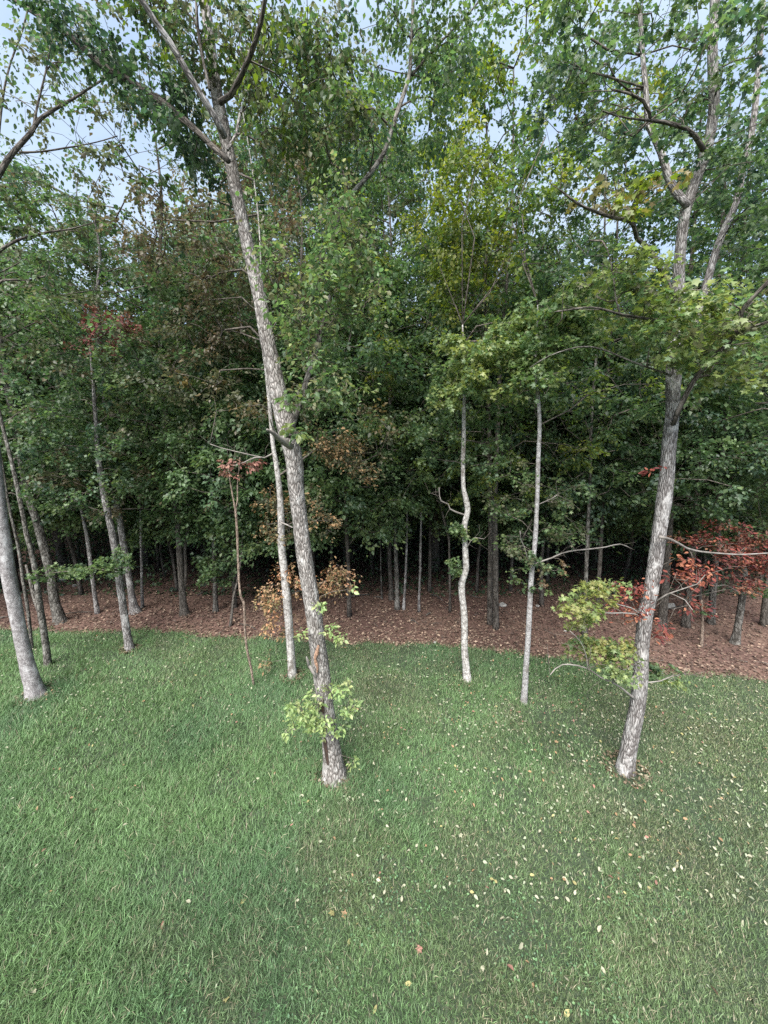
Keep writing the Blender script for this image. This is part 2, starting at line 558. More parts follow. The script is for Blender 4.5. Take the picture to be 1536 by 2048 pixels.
def connect(trunk_pts, trunk_r, sprays, r=rng, thick=0.0042, min_r=0.0035, rise=1.0):
    """Greedy branching: every spray hangs on the nearest trunk or branch node that lies below or beside it."""
    nodes = [np.asarray(trunk_pts)]
    axis = np.asarray(trunk_pts)
    d0 = np.min(np.linalg.norm(sprays[:, None] - axis[None], axis=2), axis=1)
    order = np.argsort(d0)
    nt_ = len(axis)
    pts = np.vstack([axis, np.zeros((len(sprays), 3))])
    dist_root = np.concatenate([np.zeros(nt_), np.zeros(len(sprays))])
    parent = np.full(len(pts), -1)
    m = nt_
    for s in order:
        p = sprays[s]
        v = p[None] - pts[:m]
        d = np.linalg.norm(v, axis=1)
        cost = d + rise * np.maximum(0, -v[:, 2] + 0.15 * d) + 0.22 * dist_root[:m]
        cost[:nt_] *= 1.12
        k = int(np.argmin(cost))
        pts[m] = p
        parent[m] = k
        dist_root[m] = dist_root[k] + d[k]
        m += 1
    w = np.zeros(m)
    w[nt_:] = 1
    for i in range(m - 1, nt_ - 1, -1):
        if parent[i] >= nt_:
            w[parent[i]] += w[i]
    segs = []
    for i in range(nt_, m):
        k = parent[i]
        a, b_ = pts[k], pts[i]
        L = np.linalg.norm(b_ - a)
        mid = (a + b_) / 2 + r.normal(0, 0.07, 3) * L
        mid[2] += 0.10 * L * (1 if k < nt_ else 0.4)
        ra = max(min_r, thick * math.sqrt(w[i]) * 1.15)
        rb = max(min_r * 0.8, thick * math.sqrt(max(w[i] - 1, 0.6)))
        segs.append((np.array([a, mid, b_]), np.array([ra, (ra + rb) / 2, rb])))
    outward = np.zeros((len(sprays), 3))
    for i, s in enumerate(order):
        v = pts[nt_ + i] - pts[parent[nt_ + i]]
        v = v * np.array([1, 1, 0.3])
        outward[s] = v / (np.linalg.norm(v) + 1e-6)
    return segs, outward


SINGLE = {}


def single_leaf_mesh(tmpl, rgb, mat):
    key = (tmpl, tuple(rgb), mat.name)
    if key not in SINGLE:
        TV, TT = TEMPLATES[tmpl]
        me = make_mesh('leaf', TV, TT, np.tile(np.array(rgb), (len(TV), 1)))
        me.materials.append(mat)
        SINGLE[key] = me
    return SINGLE[key]


from mathutils import Matrix


DENS_N, DENS_C = 1.7, 2.4


class Tree:
    def __init__(self, name, label, cat, trunk, bark, Y=None, lean=0.0, group=None, sides=16, top=None, flare=0.35, seed=1.0, twig=None):
        self.rng = np.random.default_rng(int(seed * 1000) + 5)
        self.Y = on_ground(trunk[0][0], trunk[0][1])[1] if Y is None else Y
        P, rad = [], []
        z0 = None
        for px, py, w in trunk:
            p = at(px, py, self.Y)
            if z0 is None:
                z0 = p[2]
            if lean:
                p = at(px, py, self.Y + lean * (p[2] - z0))
            P.append(p)
            rad.append(w / 2 * px_size(p) * 0.93)
        if Y is None:
            P[0][2] = -0.06
        if top is not None and P[-1][2] < top:
            v = P[-1] - P[-2]
            v = v / np.linalg.norm(v)
            v = v + np.array([0, 0, 0.4])
            v /= np.linalg.norm(v)
            k = (top - P[-1][2]) / v[2]
            P += [P[-1] + v * k * 0.5 + np.array([0.1, 0.05, 0]), P[-1] + v * k]
            rad += [rad[-1] * 0.7, rad[-1] * 0.25]
        self.P, self.rad = np.array(P), np.array(rad)
        self.base = self.P[0].copy()
        self.base[2] = 0
        self.o = empty(name, self.base)
        tag(self.o, label, cat, group)
        self.bark, self.seed = bark, seed
        self.twig = twig or B_TWIG
        V, T, A = tube(self.P, self.rad, sides=sides, step=0.06 if sides > 12 else 0.15, lump=0.07, flare=flare, seed=seed)
        self.part('trunk', V, T, A, bark)
        C, r_ = resample(self.P, self.rad, 0.35)
        self.nodes = [C]
        self.L = dict(pos=[], tip=[], nor=[], size=[], col=[], k=[], tm=[], mat=[], pal=[])
        self.segs = []

    def part(self, name, V, T, A, mat, parent=None, kind=None, label=None):
        me = make_mesh(name, V - self.base, T, bark=A, smooth=True)
        o = link(name, me, mat, parent or self.o, kind)
        if label:
            o['label'] = label
        return o

    def limb(self, pts, dy=(0, 0), bark=None, sides=10, name='limb', label=None, grow=True):
        """a limb through photo pixels, its depth running from Y+dy[0] to Y+dy[1]"""
        n = len(pts)
        P = [at(px, py, self.Y + dy[0] + (dy[1] - dy[0]) * i / (n - 1)) for i, (px, py, w) in enumerate(pts)]
        thin = 0.72 if bark is B_PALETWIG and name == 'limb' else 0.95
        rad = [w / 2 * px_size(p) * thin for p, (_, _, w) in zip(P, pts)]
        V, T, A = tube(P, rad, sides=sides, step=0.08, lump=0.06, seed=self.seed + len(self.nodes))
        o = self.part(name, V, T, A, bark or self.bark, label=label)
        if grow:
            C_ = resample(P, rad, 0.3)[0]
            self.nodes.append(C_)
            if bark in (B_PALETWIG, B_DARK):
                C2, r2 = resample(P, rad, 0.05)
                for q in range(5 + len(C2) // 6):
                    i = self.rng.integers(len(C2) // 4, len(C2))
                    L_ = 0.08 + 0.30 * self.rng.random()
                    d = self.rng.normal(0, 1, 3) + np.array([0, 0, .35]) + 1.2 * (C2[-1] - C2[0]) / (np.linalg.norm(C2[-1] - C2[0]) + 1e-6)
                    d /= np.linalg.norm(d)
                    b_ = C2[i] + d * L_
                    m_ = C2[i] + d * L_ * .5 + self.rng.normal(0, .12, 3) * L_
                    self.segs.append((np.array([C2[i], m_, b_]), np.array([min(.0035, r2[i] * .8), .0028, .0015])))
        return o

    def clump(self, px, py, rx, ry, n, pal, tmpl='kite', size=0.085, count=34, radius=0.34, dy=0.0, droop=0.35, mat=None, depth=None, thick=0.004, flat=0.16, twigs=True):
        r = self.rng
        if tmpl == 'maple':
            size, count = size * 0.56, count * 2.5
        if n >= 5:
            n = int(n * 1.3)
        c = at(px, py, self.Y + dy)
        s = px_size(c)
        u = r.normal(0, 1, (n, 3))
        u /= np.linalg.norm(u, axis=1)[:, None]
        u *= (r.random(n) ** (1 / 2.2))[:, None]
        dd = rx * s if depth is None else depth
        S = c[None] + u * np.array([rx * s, dd, ry * s])
        self.sprays(S, pal, tmpl, size, count, radius, droop, mat, thick, flat, twigs)

    def crown(self, zb, zt, Rm, n, pal, tmpl='kite', size=0.09, count=40, radius=0.45, droop=0.4, shape=0.75, off=(0, 0), mat=None):
        """a whole crown round the upper trunk: sprays in an uneven, layered ellipsoid"""
        r = self.rng
        C = self.nodes[0]
        n, count, size = int(n * DENS_N), count * DENS_C, size * 0.84
        t = r.random(n)
        z = zb + (zt - zb) * t
        prof = np.sin(np.pi * np.clip(0.12 + 0.80 * t, 0, 1)) ** shape
        ang = r.random(n) * 2 * np.pi
        gap = 0.45 + 0.75 * vnoise(np.stack([np.cos(ang) * 1.4 + self.seed * 5, np.sin(ang) * 1.4, z * 0.55], -1))
        rr = Rm * prof * gap * np.sqrt(0.12 + 0.88 * r.random(n))
        cx = np.interp(z, C[:, 2], C[:, 0]) + off[0] * t
        cy = np.interp(z, C[:, 2], C[:, 1]) + off[1] * t
        S = np.stack([cx + np.cos(ang) * rr, cy + np.sin(ang) * rr, z], -1)
        self.sprays(S, pal, tmpl, size, count, radius, droop, mat, flat=0.11)

    def sprays(self, S, pal, tmpl, size, count, radius, droop, mat=None, thick=0.004, flat=0.16, twigs=True):
        r = self.rng
        allnodes = np.vstack(self.nodes)
        segs, outw = connect(allnodes, None, S, r, thick=thick)
        if twigs:
            self.segs += segs
        pos, tip, nor, sid = spray_arrays(S, outw, radius, count, droop, flat, r)
        c, k = pick_colours(len(pos), pal, sid, r=r)
        L = self.L
        L['pos'].append(pos), L['tip'].append(tip), L['nor'].append(nor)
        L['size'].append(size * (0.5 + 0.85 * r.random(len(pos)) ** 1.2))
        L['col'].append(c), L['k'].append(k)
        L['tm'].append((tmpl, len(pos))), L['mat'].append(mat or M_LEAF), L['pal'].append(pal)
        return pos

    def finish(self, singles=0):
        L = self.L
        if self.segs:
            V, T, A = twig_tubes(self.segs)
            self.part('branchwork', V, T, A, self.twig, kind='stuff')
        if not L['pos']:
            return self.o
        # leaves that show largest become objects of their own
        take = [np.zeros(len(p), bool) for p in L['pos']]
        if singles:
            score = []
            for gi, p in enumerate(L['pos']):
                d = (p - CAM) @ FWD
                x = (p[:, 0] - CAM[0]) / d * FOC + 768
                y = 1024 - ((p - CAM) @ UPV) / d * FOC
                s = L['size'][gi] / d
                s[(d < 0.5) | (x < 4) | (x > 1532) | (y < 4) | (y > 2044)] = -1
                score.append(s)
            flat_ = np.concatenate(score)
            thr = np.sort(flat_)[-min(singles, len(flat_))]
            for gi, s in enumerate(score):
                take[gi] = (s >= thr) & (s > 0)
        bym = {}
        for gi in range(len(L['pos'])):
            tm = L['tm'][gi][0]
            mat = L['mat'][gi]
            keep = ~take[gi]
            tl = 'maple_light' if tm == 'maple' else tm
            V, T, _ = leaves_at(L['pos'][gi][keep] - self.base, L['tip'][gi][keep], L['nor'][gi][keep], L['size'][gi][keep], tl)
            c = np.repeat(L['col'][gi][keep], len(TEMPLATES[tl][0]), axis=0)
            bym.setdefault(mat.name, (mat, []))[1].append((V, T, c))
            idx = np.nonzero(take[gi])[0]
            if len(idx):
                tmo = 'oval' if tm == 'kite' else tm
                _, _, (x, y, z) = leaves_at(L['pos'][gi][idx], L['tip'][gi][idx], L['nor'][gi][idx], L['size'][gi][idx], tmo)
                for q, i in enumerate(idx):
                    me = single_leaf_mesh(tmo, L['pal'][gi][L['k'][gi][i]], mat)
                    o = bpy.data.objects.new('leaf', me)
                    col.objects.link(o)
                    o.parent = self.o
                    s = L['size'][gi][i]
                    p = L['pos'][gi][i] - self.base
                    o.matrix_local = Matrix(((x[q, 0] * s, y[q, 0] * s, z[q, 0] * s, p[0]), (x[q, 1] * s, y[q, 1] * s, z[q, 1] * s, p[1]),
                                             (x[q, 2] * s, y[q, 2] * s, z[q, 2] * s, p[2]), (0, 0, 0, 1)))
        for mat, lst in bym.values():
            V, T, c = join(lst)
            if len(V):
                link('crown', make_mesh('crown', V, T, c), mat, self.o, 'stuff')
        return self.o


# ------------------------------------------------------------------ the trees standing on the lawn
# the big leaning tree in the middle
F = Tree('leaning_tree', 'big pale trunk leaning left in mid lawn with lime shoots low on its bark', 'tree',
         [(669, 1552, 42), (664, 1505, 37), (657, 1450, 34), (648, 1385, 35), (638, 1310, 36), (633, 1270, 35), (623, 1200, 35), (610, 1120, 34), (601, 1050, 33), (592, 970, 33),
          (588, 920, 36), (579, 880, 38), (569, 840, 37), (556, 785, 36), (546, 730, 32), (535, 680, 30), (520, 600, 28), (507, 540, 27), (491, 470, 26), (474, 390, 26), (460, 320, 26),
          (446, 250, 26), (434, 190, 25), (424, 120, 23), (416, 50, 22), (410, 0, 22), (402, -90, 20)], B_PLATE, lean=0.10, sides=28, top=11.5, flare=0.55, seed=1.3)
F.limb([(574, 872, 22), (588, 835, 17), (603, 800, 13), (613, 762, 12), (628, 716, 11), (640, 674, 11), (652, 625, 10), (661, 590, 10), (672, 530, 9), (676, 498, 8), (674, 440, 8), (700, 392, 8),
        (738, 350, 9), (768, 305, 9), (784, 258, 9), (798, 215, 9), (812, 175, 8), (820, 140, 8), (823, 80, 7), (826, 0, 7), (826, -80, 6)], (0.1, 1.2), B_MOTTLE)
F.limb([(824, 150, 6), (845, 125, 5), (863, 105, 5), (895, 70, 4), (928, 38, 4), (960, 0, 3)], (1.1, 1.5), B_DARK)
F.limb([(450, 275, 14), (430, 235, 14), (402, 190, 13), (372, 140, 13), (340, 85, 13), (308, 40, 12), (280, -5, 12), (250, -70, 11)], (0.1, -0.4), B_GREY)
F.limb([(440, 205, 12), (462, 190, 11), (478, 160, 11), (497, 120, 10), (510, 85, 10), (522, 45, 9), (530, 0, 9), (536, -60, 8)], (0, -0.5), B_DARK)
F.limb([(420, 180, 6), (404, 110, 6), (396, 60, 6), (392, 0, 5)], (0.2, 0.4), B_DARK)
F.limb([(457, 322, 11), (420, 288, 12), (375, 245, 12), (330, 208, 12), (270, 168, 12), (205, 130, 12), (150, 82, 11), (110, 52, 10), (60, 20, 9), (15, -10, 8)], (0.2, 0.9), B_DARK)
F.limb([(455, 300, 6), (472, 268, 6), (480, 230, 6), (497, 190, 5), (500, 150, 4)], (0.3, 0.8), B_GREY)
# broken stub, torn bark, a hollow near the foot
F.limb([(582, 893, 15), (570, 886, 14), (557, 876, 12), (546, 866, 9), (534, 859, 4)], (-0.05, -0.45), B_PALETWIG, name='broken_branch', label='snapped pale branch stub with a splintered end', grow=False)
F.limb([(566, 884, 5), (552, 868, 5), (543, 850, 3), (541, 838, 2)], (-0.1, -0.4), B_PALETWIG, name='broken_branch', grow=False)


def bark_patch(tree, pts, name, mat, proud=0.004, dy=0.0, seed=0.0):
    """an irregular raised or sunken scar on the front of a trunk: pts are (px, py, width in px)"""
    C, r_ = resample(tree.P, tree.rad, 0.01)
    rows, k = [], 9
    for px, py, w in pts:
        p = at(px, py, tree.Y)
        i = int(np.argmin(np.abs(C[:, 2] - p[2])))
        d = C[i] - CAM
        d[2] = 0
        d /= np.linalg.norm(d)
        side = np.array([d[1], -d[0], 0])
        s = px_size(C[i])
        axis_px = 768 + (C[i] - CAM)[0] / depth_of(C[i]) * FOC
        row = []
        for j in range(k):
            u = (px - axis_px + w * (j / (k - 1) - 0.5)) * s
            u = np.clip(u, -r_[i] * 0.97, r_[i] * 0.97)
            edge = 1 - (2 * j / (k - 1) - 1) ** 2
            rr = math.sqrt(max(r_[i] ** 2 - u * u, 0)) * 1.05 + 0.012 + proud * edge * (0.4 + 1.2 * float(vnoise(np.array([px * .1 + j, py * .13, seed]))))
            row.append(C[i] + side * u - d * rr)
        rows.append(row)
    V = np.array(rows).reshape(-1, 3)
    n = len(rows)
    i = np.arange(n - 1)[:, None] * k
    j = np.arange(k - 1)[None]
    q = np.stack([i + j, i + j + 1, i + k + j + 1, i + k + j], -1).reshape(-1, 4)
    T = np.vstack([q[:, [0, 1, 2]], q[:, [0, 2, 3]]])
    return tree.part(name, V, T, V, mat)


bark_patch(F, [(637, 1296, 4), (635, 1304, 7), (633, 1314, 9), (630, 1322, 5), (632, 1332, 7), (635, 1340, 4), (634, 1348, 3)], 'bark_wound', M_WOUND, 0.012, seed=1)
F.limb([(619, 1335, 7), (616, 1324, 6), (613, 1314, 3)], (-0.12, -0.2), B_PALETWIG, name='torn_bark', grow=False)
F.limb([(633, 1355, 5), (626, 1344, 7), (618, 1330, 6)], (-0.13, -0.14), B_PALETWIG, name='torn_bark', grow=False)
bark_patch(F, [(646, 1398, 3), (643, 1408, 9), (644, 1418, 10), (646, 1424, 3)], 'bark_hollow', M_HOLLOW, 0.006, seed=2)
bark_patch(F, [(649, 1470, 3), (650, 1480, 8), (652, 1494, 7), (654, 1508, 6), (656, 1518, 3)], 'bark_hollow', M_HOLLOW, 0.006, seed=3)

# lime shoots low on the trunk, their leaves one by one
for args in [(625, 1428, 34, 34, 22), (655, 1385, 40, 16, 7), (690, 1378, 16, 12, 4), (690, 1412, 26, 9, 6), (592, 1412, 22, 16, 6), (645, 1452, 26, 12, 8), (684, 1450, 14, 12, 4), (575, 1405, 10, 8, 2),
             (700, 1522, 9, 8, 2), (640, 1210, 16, 8, 3), (660, 1262, 12, 22, 4), (688, 1268, 18, 8, 3), (603, 1275, 10, 9, 2), (585, 1455, 14, 18, 4)]:
    F.clump(*args, G_LIME, tmpl='oval', size=0.050, count=12, radius=0.085, dy=-0.12, depth=0.12, thick=0.0014, flat=0.3, droop=0.15)
F.clump(585, 862, 24, 10, 5, G_LIGHT, 'oval', 0.075, 8, 0.12, dy=-0.2, depth=0.15, thick=0.002)
F.clump(578, 803, 22, 14, 5, G_LIGHT, 'oval', 0.075, 8, 0.12, dy=-0.1, depth=0.15, thick=0.002)
F.clump(700, 1172, 10, 6, 2, G_LIME, 'oval', 0.06, 6, 0.10, dy=0.3, depth=0.1, thick=0.0015)
# foliage of the leafy second leader
for args in [(640, 790, 50, 26, 15), (655, 740, 45, 24, 14), (590, 640, 46, 45, 18), (625, 690, 50, 50, 20), (665, 600, 55, 60, 26), (690, 540, 55, 50, 26), (700, 470, 60, 50, 26), (565, 560, 36, 60, 12),
             (740, 600, 36, 60, 12), (650, 520, 40, 50, 12), (690, 775, 40, 26, 8), (540, 470, 30, 50, 5), (680, 420, 50, 40, 10)]:
    F.clump(*args, G_LIGHT + G_OLIVE[1:2] + G_MID[:2] + [(.21, .22, .12)], 'oval', 0.058, 19, 0.25, dy=0.25, depth=0.55, thick=0.0024)
# dark leafy limb top left, and hanging leaves round the crown fork
for args in [(330, 190, 50, 30, 12), (240, 130, 56, 32, 12), (150, 70, 56, 28, 11), (370, 250, 46, 44, 10), (90, 20, 50, 20, 8), (400, 300, 35, 45, 7)]:
    F.clump(*args, G_DARK + G_MID[:1], 'kite', 0.060, 44, 0.28, dy=0.6, depth=0.5, thick=0.003, droop=0.9)
for args in [(470, 60, 60, 60, 14), (560, 60, 70, 70, 16), (340, 60, 60, 50, 14), (410, 90, 50, 70, 10), (300, 20, 50, 30, 7), (500, 160, 40, 50, 8), (640, 50, 60, 60, 12), (600, 150, 60, 60, 12), (690, 130, 60, 70, 12), (540, 250, 60, 60, 12), (640, 260, 70, 60, 14), (720, 230, 50, 50, 8)]:
    F.clump(*args, G_MID + G_OLIVE[:2] + G_AUT[:1], 'kite', 0.056, 56, 0.32, dy=0.5, depth=0.6, thick=0.003, droop=0.9)
for args in [(830, 60, 90, 60, 18), (890, 120, 70, 60, 14), (760, 60, 60, 60, 11), (880, 235, 60, 30, 8), (930, 30, 50, 40, 8), (800, 270, 40, 50, 6)]:
    F.clump(*args, G_MID + G_LIGHT[:1], 'kite', 0.058, 54, 0.32, dy=1.2, depth=0.7, thick=0.003, droop=0.8)
F.finish(singles=300)

# the right-hand forked tree
I = Tree('forked_tree', 'pale forked trunk rising from the lawn with dead red leaves and a low curved branch', 'tree',
         [(1251, 1541, 30), (1254, 1515, 29), (1261, 1480, 30), (1269, 1440, 29), (1277, 1400, 29), (1281, 1350, 29), (1284, 1290, 27), (1291, 1230, 28), (1300, 1190, 28), (1307, 1150, 27), (1316, 1080, 27),
          (1328, 1000, 28), (1333, 950, 26), (1338, 890, 26), (1345, 820, 25), (1347, 750, 28), (1350, 700, 27), (1357, 600, 22), (1358, 540, 20), (1366, 450, 20), (1378, 400, 21), (1400, 340, 20), (1414, 300, 20),
          (1424, 250, 19), (1428, 200, 19), (1425, 100, 18), (1430, 0, 18), (1432, -90, 16)], B_GREY, lean=0.08, sides=28, top=11, flare=0.45, seed=2.2)
I.limb([(1376, 412, 15), (1362, 396, 15), (1351, 384, 15), (1338, 358, 14), (1331, 334, 14), (1322, 305, 13), (1313, 284, 13), (1302, 262, 12), (1296, 245, 12), (1291, 176, 10), (1285, 110, 9), (1280, 30, 8)], (0, 0.2))
I.limb([(1406, 300, 9), (1398, 285, 9), (1389, 271, 9), (1369, 256, 8), (1326, 244, 7), (1301, 241, 6), (1299, 226, 6), (1286, 201, 6), (1262, 188, 5), (1225, 180, 4)], (-0.1, -0.6), B_DARK)
I.limb([(1298, 241, 5), (1270, 238, 4), (1235, 232, 3), (1205, 222, 3)], (-0.4, -0.6), B_DARK)
I.limb([(1350, 612, 12), (1340, 580, 11), (1324, 544, 10), (1308, 515, 9), (1292, 492, 9), (1274, 478, 8), (1267, 450, 8), (1258, 441, 7), (1225, 435, 7), (1188, 422, 6), (1155, 407, 5), (1120, 380, 3)], (0, -0.8), B_DARK)
I.limb([(1346, 850, 9), (1357, 820, 10), (1372, 790, 10), (1392, 755, 10), (1410, 733, 9), (1430, 708, 8), (1455, 690, 9), (1476, 655, 9), (1484, 620, 9), (1505, 596, 8), (1530, 570, 8), (1560, 540, 7)], (-0.1, -0.7), B_DARK)
I.limb([(1455, 692, 6), (1480, 662, 5), (1510, 652, 5), (1545, 640, 4)], (-0.4, -0.8), B_DARK)
I.limb([(1352, 735, 16), (1372, 680, 15), (1390, 640, 15), (1408, 586, 14), (1426, 521, 14), (1437, 488, 14), (1451, 452, 13), (1474, 402, 13), (1485, 339, 12), (1499, 289, 11), (1509, 226, 11), (1516, 150, 10), (1525, 20, 9), (1530, -60, 8)], (0.15, 0.9))
I.limb([(1342, 752, 4), (1327, 745, 4), (1293, 734, 4), (1242, 714, 3), (1199, 697, 3), (1157, 694, 3), (1100, 711, 2), (1060, 735, 2)], (0, -0.3), B_MOTTLE)
I.limb([(1346, 648, 7), (1320, 642, 6), (1285, 636, 6), (1242, 629, 5), (1185, 615, 4), (1114, 623, 3)], (0, -0.7), B_DARK)
I.limb([(1240, 628, 4), (1232, 600, 3), (1225, 540, 3), (1215, 500, 2)], (-0.4, -0.3), B_DARK, sides=6)
I.limb([(1320, 1074, 9), (1338, 1078, 8), (1355, 1086, 7), (1375, 1097, 6), (1400, 1103, 5), (1430, 1106, 5), (1480, 1109, 4), (1540, 1106, 3)], (0, 0.8), B_PALETWIG)
I.limb([(1285, 1234, 6), (1268, 1228, 5), (1245, 1226, 4), (1215, 1226, 4), (1190, 1220, 2)], (0, -0.4), B_PALETWIG, sides=6)
I.limb([(1280, 1228, 5), (1262, 1216, 4), (1240, 1210, 3), (1220, 1202, 2)], (0, -0.3), B_PALETWIG, sides=6)
I.limb([(1268, 1397, 7), (1255, 1386, 6), (1240, 1374, 5), (1222, 1364, 5), (1200, 1354, 5), (1180, 1340, 4), (1155, 1331, 4), (1125, 1329, 3), (1110, 1338, 3), (1100, 1350, 2)], (-0.02, -0.5), B_PALETWIG, sides=8, label='low pale branch curving out over the grass')
I.limb([(1225, 1365, 4), (1228, 1350, 3), (1245, 1340, 3), (1268, 1334, 2)], (-0.25, -0.3), B_PALETWIG, sides=6)
I.limb([(1175, 1338, 3), (1172, 1310, 2), (1160, 1282, 2), (1140, 1262, 2)], (-0.4, -0.45), B_PALETWIG, sides=6)
I.limb([(1313, 1202, 5), (1335, 1188, 4), (1365, 1178, 3), (1395, 1168, 3), (1410, 1150, 2)], (-0.02, -0.3), B_PALETWIG, sides=6)
I.limb([(1340, 1186, 3), (1370, 1200, 2), (1385, 1220, 2)], (-0.1, -0.3), B_PALETWIG, sides=6)
I.limb([(1292, 1365, 4), (1320, 1362, 3), (1345, 1352, 3), (1372, 1348, 2)], (0.1, 0.3), B_PALETWIG, sides=6)
I.limb([(1266, 1374, 4), (1262, 1368, 5), (1263, 1358, 4), (1268, 1352, 3)], (-0.12, -0.12), B_PALETWIG, sides=6, name='branch_scar', grow=False)
for args in [(1172, 1208, 44, 30, 10), (1195, 1180, 34, 18, 6), (1225, 1175, 14, 18, 3), (1150, 1250, 18, 10, 2)]:
    I.clump(*args, G_YEL + [(.30, .31, .13)], 'maple', 0.085, 13, 0.16, dy=-0.35, depth=0.25, thick=0.0018, flat=0.22, droop=0.25)
for args in [(1190, 1298, 36, 20, 9), (1235, 1302, 36, 22, 10), (1215, 1325, 40, 12, 6), (1170, 1285, 14, 16, 3)]:
    I.clump(*args, G_LIGHT + G_YEL, 'maple', 0.080, 14, 0.16, dy=-0.2, depth=0.28, thick=0.0018, flat=0.22, droop=0.25)
I.clump(1325, 1352, 36, 16, 8, G_MID + G_YEL[:1], 'maple', 0.075, 12, 0.15, dy=0.25, depth=0.2, thick=0.0016)
for args in [(1270, 1188, 22, 30, 9), (1250, 1212, 26, 14, 6), (1312, 1262, 7, 24, 4), (1360, 1150, 30, 20, 7), (1395, 1145, 22, 16, 5), (1392, 1215, 10, 24, 3), (1360, 1120, 24, 14, 3)]:
    I.clump(*args, RED + ORANGE[3:], 'curled', 0.054, 18, 0.13, dy=0.12, depth=0.2, thick=0.0016, flat=0.35, droop=0.6, mat=M_DRY)
for args in [(1350, 615, 90, 26, 20), (1260, 560, 80, 40, 18), (1420, 640, 80, 40, 20), (1480, 720, 70, 50, 18), (1310, 670, 40, 30, 6), (1400, 690, 50, 40, 9), (1510, 600, 50, 40, 8), (1330, 720, 26, 30, 3)]:
    I.clump(*args, G_LIGHT + G_YEL[:2] + G_OLIVE[1:2], 'maple', 0.088, 14, 0.24, dy=-0.3, depth=0.5, thick=0.0026, droop=0.45)
for args in [(1250, 400, 70, 22, 7), (1310, 380, 30, 16, 3), (1160, 395, 20, 16, 2)]:
    I.clump(*args, G_AUT[:2] + G_OLIVE[3:] + [(.20, .165, .06), (.17, .16, .06)], 'maple', 0.09, 8, 0.18, dy=-0.6, depth=0.3, thick=0.0024, droop=0.6)
for args in [(1180, 120, 120, 110, 14), (1270, 60, 90, 70, 9), (1180, 260, 100, 60, 9), (1270, 330, 60, 50, 4), (1380, 150, 50, 80, 7), (1480, 100, 70, 80, 18), (1440, 330, 50, 60, 8), (1500, 300, 50, 70, 11), (1120, 50, 80, 60, 12),
             (1360, 300, 40, 30, 4), (1500, 450, 60, 70, 14), (1420, 400, 40, 40, 5), (1200, 480, 60, 40, 5), (1110, 200, 50, 60, 7), (1190, 350, 70, 30, 8), (1370, 60, 50, 50, 6)]:
    I.clump(*args, G_MID + G_LIGHT[:1] + G_DARK[3:], 'maple', 0.09, 15, 0.28, dy=0.3, depth=0.8, thick=0.003, droop=0.7)
I.clump(1160, 225, 30, 18, 3, [(.13, .07, .055), (.10, .055, .045)], 'maple', 0.07, 6, 0.2, dy=0.5, depth=0.3, mat=M_DRY)
I.clump(1325, 940, 14, 10, 2, RED, 'curled', 0.07, 6, 0.08, dy=-0.2, depth=0.1, thick=0.001, mat=M_DRY)
I.finish(singles=300)

# the leaning trunk at the left edge
A = Tree('leaning_tree', 'smooth grey trunk leaning out of the picture at the left edge of the lawn', 'tree',
         [(72, 1393, 34), (66, 1370, 29), (55, 1330, 26), (47, 1295, 25), (38, 1255, 24), (28, 1205, 24), (18, 1157, 24), (8, 1085, 24), (1, 1030, 23), (-11, 920, 22), (-35, 700, 24), (-60, 460, 21), (-80, 200, 19), (-95, -60, 17)],
         B_SMOOTH, lean=0.05, sides=24, top=10.5, flare=0.45, seed=3.1)
A.limb([(-52, 420, 12), (-10, 362, 11), (12, 325, 10), (35, 295, 9), (62, 265, 8), (78, 240, 7), (110, 218, 6), (150, 195, 5), (185, 172, 4), (222, 150, 3)], (0, 0.6), B_DARK)
A.limb([(66, 262, 5), (72, 225, 4), (80, 190, 4), (92, 140, 3), (104, 70, 3), (110, 0, 2)], (0.3, 0.5), B_DARK, sides=6)
A.limb([(38, 305, 4), (85, 303, 3), (130, 296, 3), (190, 285, 2), (235, 272, 2)], (0.2, 0.6), B_DARK, sides=6)
A.limb([(-48, 545, 9), (-5, 505, 7), (25, 485, 6), (60, 472, 5), (100, 464, 4), (140, 458, 3), (190, 445, 2)], (0, 0.6), B_DARK, sides=8)
A.limb([(-40, 590, 6), (10, 560, 5), (50, 562, 4), (90, 552, 3)], (0, 0.4), B_TWIG, sides=6)
A.limb([(-5, 300, 4), (5, 200, 4), (20, 130, 3), (45, 60, 3), (60, 0, 3)], (0.6, 0.8), B_TWIG, sides=6)
for args in [(50, 110, 70, 90, 13), (40, 300, 60, 60, 7), (150, 330, 80, 40, 3), (60, 500, 70, 60, 8), (20, 200, 40, 60, 4), (20, 620, 60, 60, 8), (150, 60, 60, 50, 8), (110, 180, 60, 40, 3)]:
    A.clump(*args, G_MID + G_OLIVE[:1], 'oval', 0.062, 20, 0.32, dy=0.4, depth=0.5, thick=0.0024, droop=0.9)
A.finish(singles=120)

Bt = Tree('slender_tree', 'slender mottled grey stem just right of the trunk at the left edge', 'tree',
          [(96, 1331, 13), (93, 1300, 12), (88, 1262, 12), (80, 1215, 12), (74, 1165, 10), (70, 1140, 9), (62, 1100, 9), (53, 1068, 9), (47, 1035, 8), (38, 990, 8), (25, 930, 7), (5, 850, 6), (-20, 740, 5)], B_MOTTLE, sides=14, seed=4.2)
Bt.limb([(82, 1230, 8), (74, 1212, 7), (67, 1190, 7), (60, 1160, 6), (52, 1130, 4)], (0, 0.3))
Bt.clump(40, 880, 60, 50, 9, G_MID, 'kite', 0.08, 26, 0.3, dy=0.3)
Bt.clump(20, 780, 70, 50, 10, G_MID, 'kite', 0.08, 26, 0.3, dy=0.3)
Bt.finish()

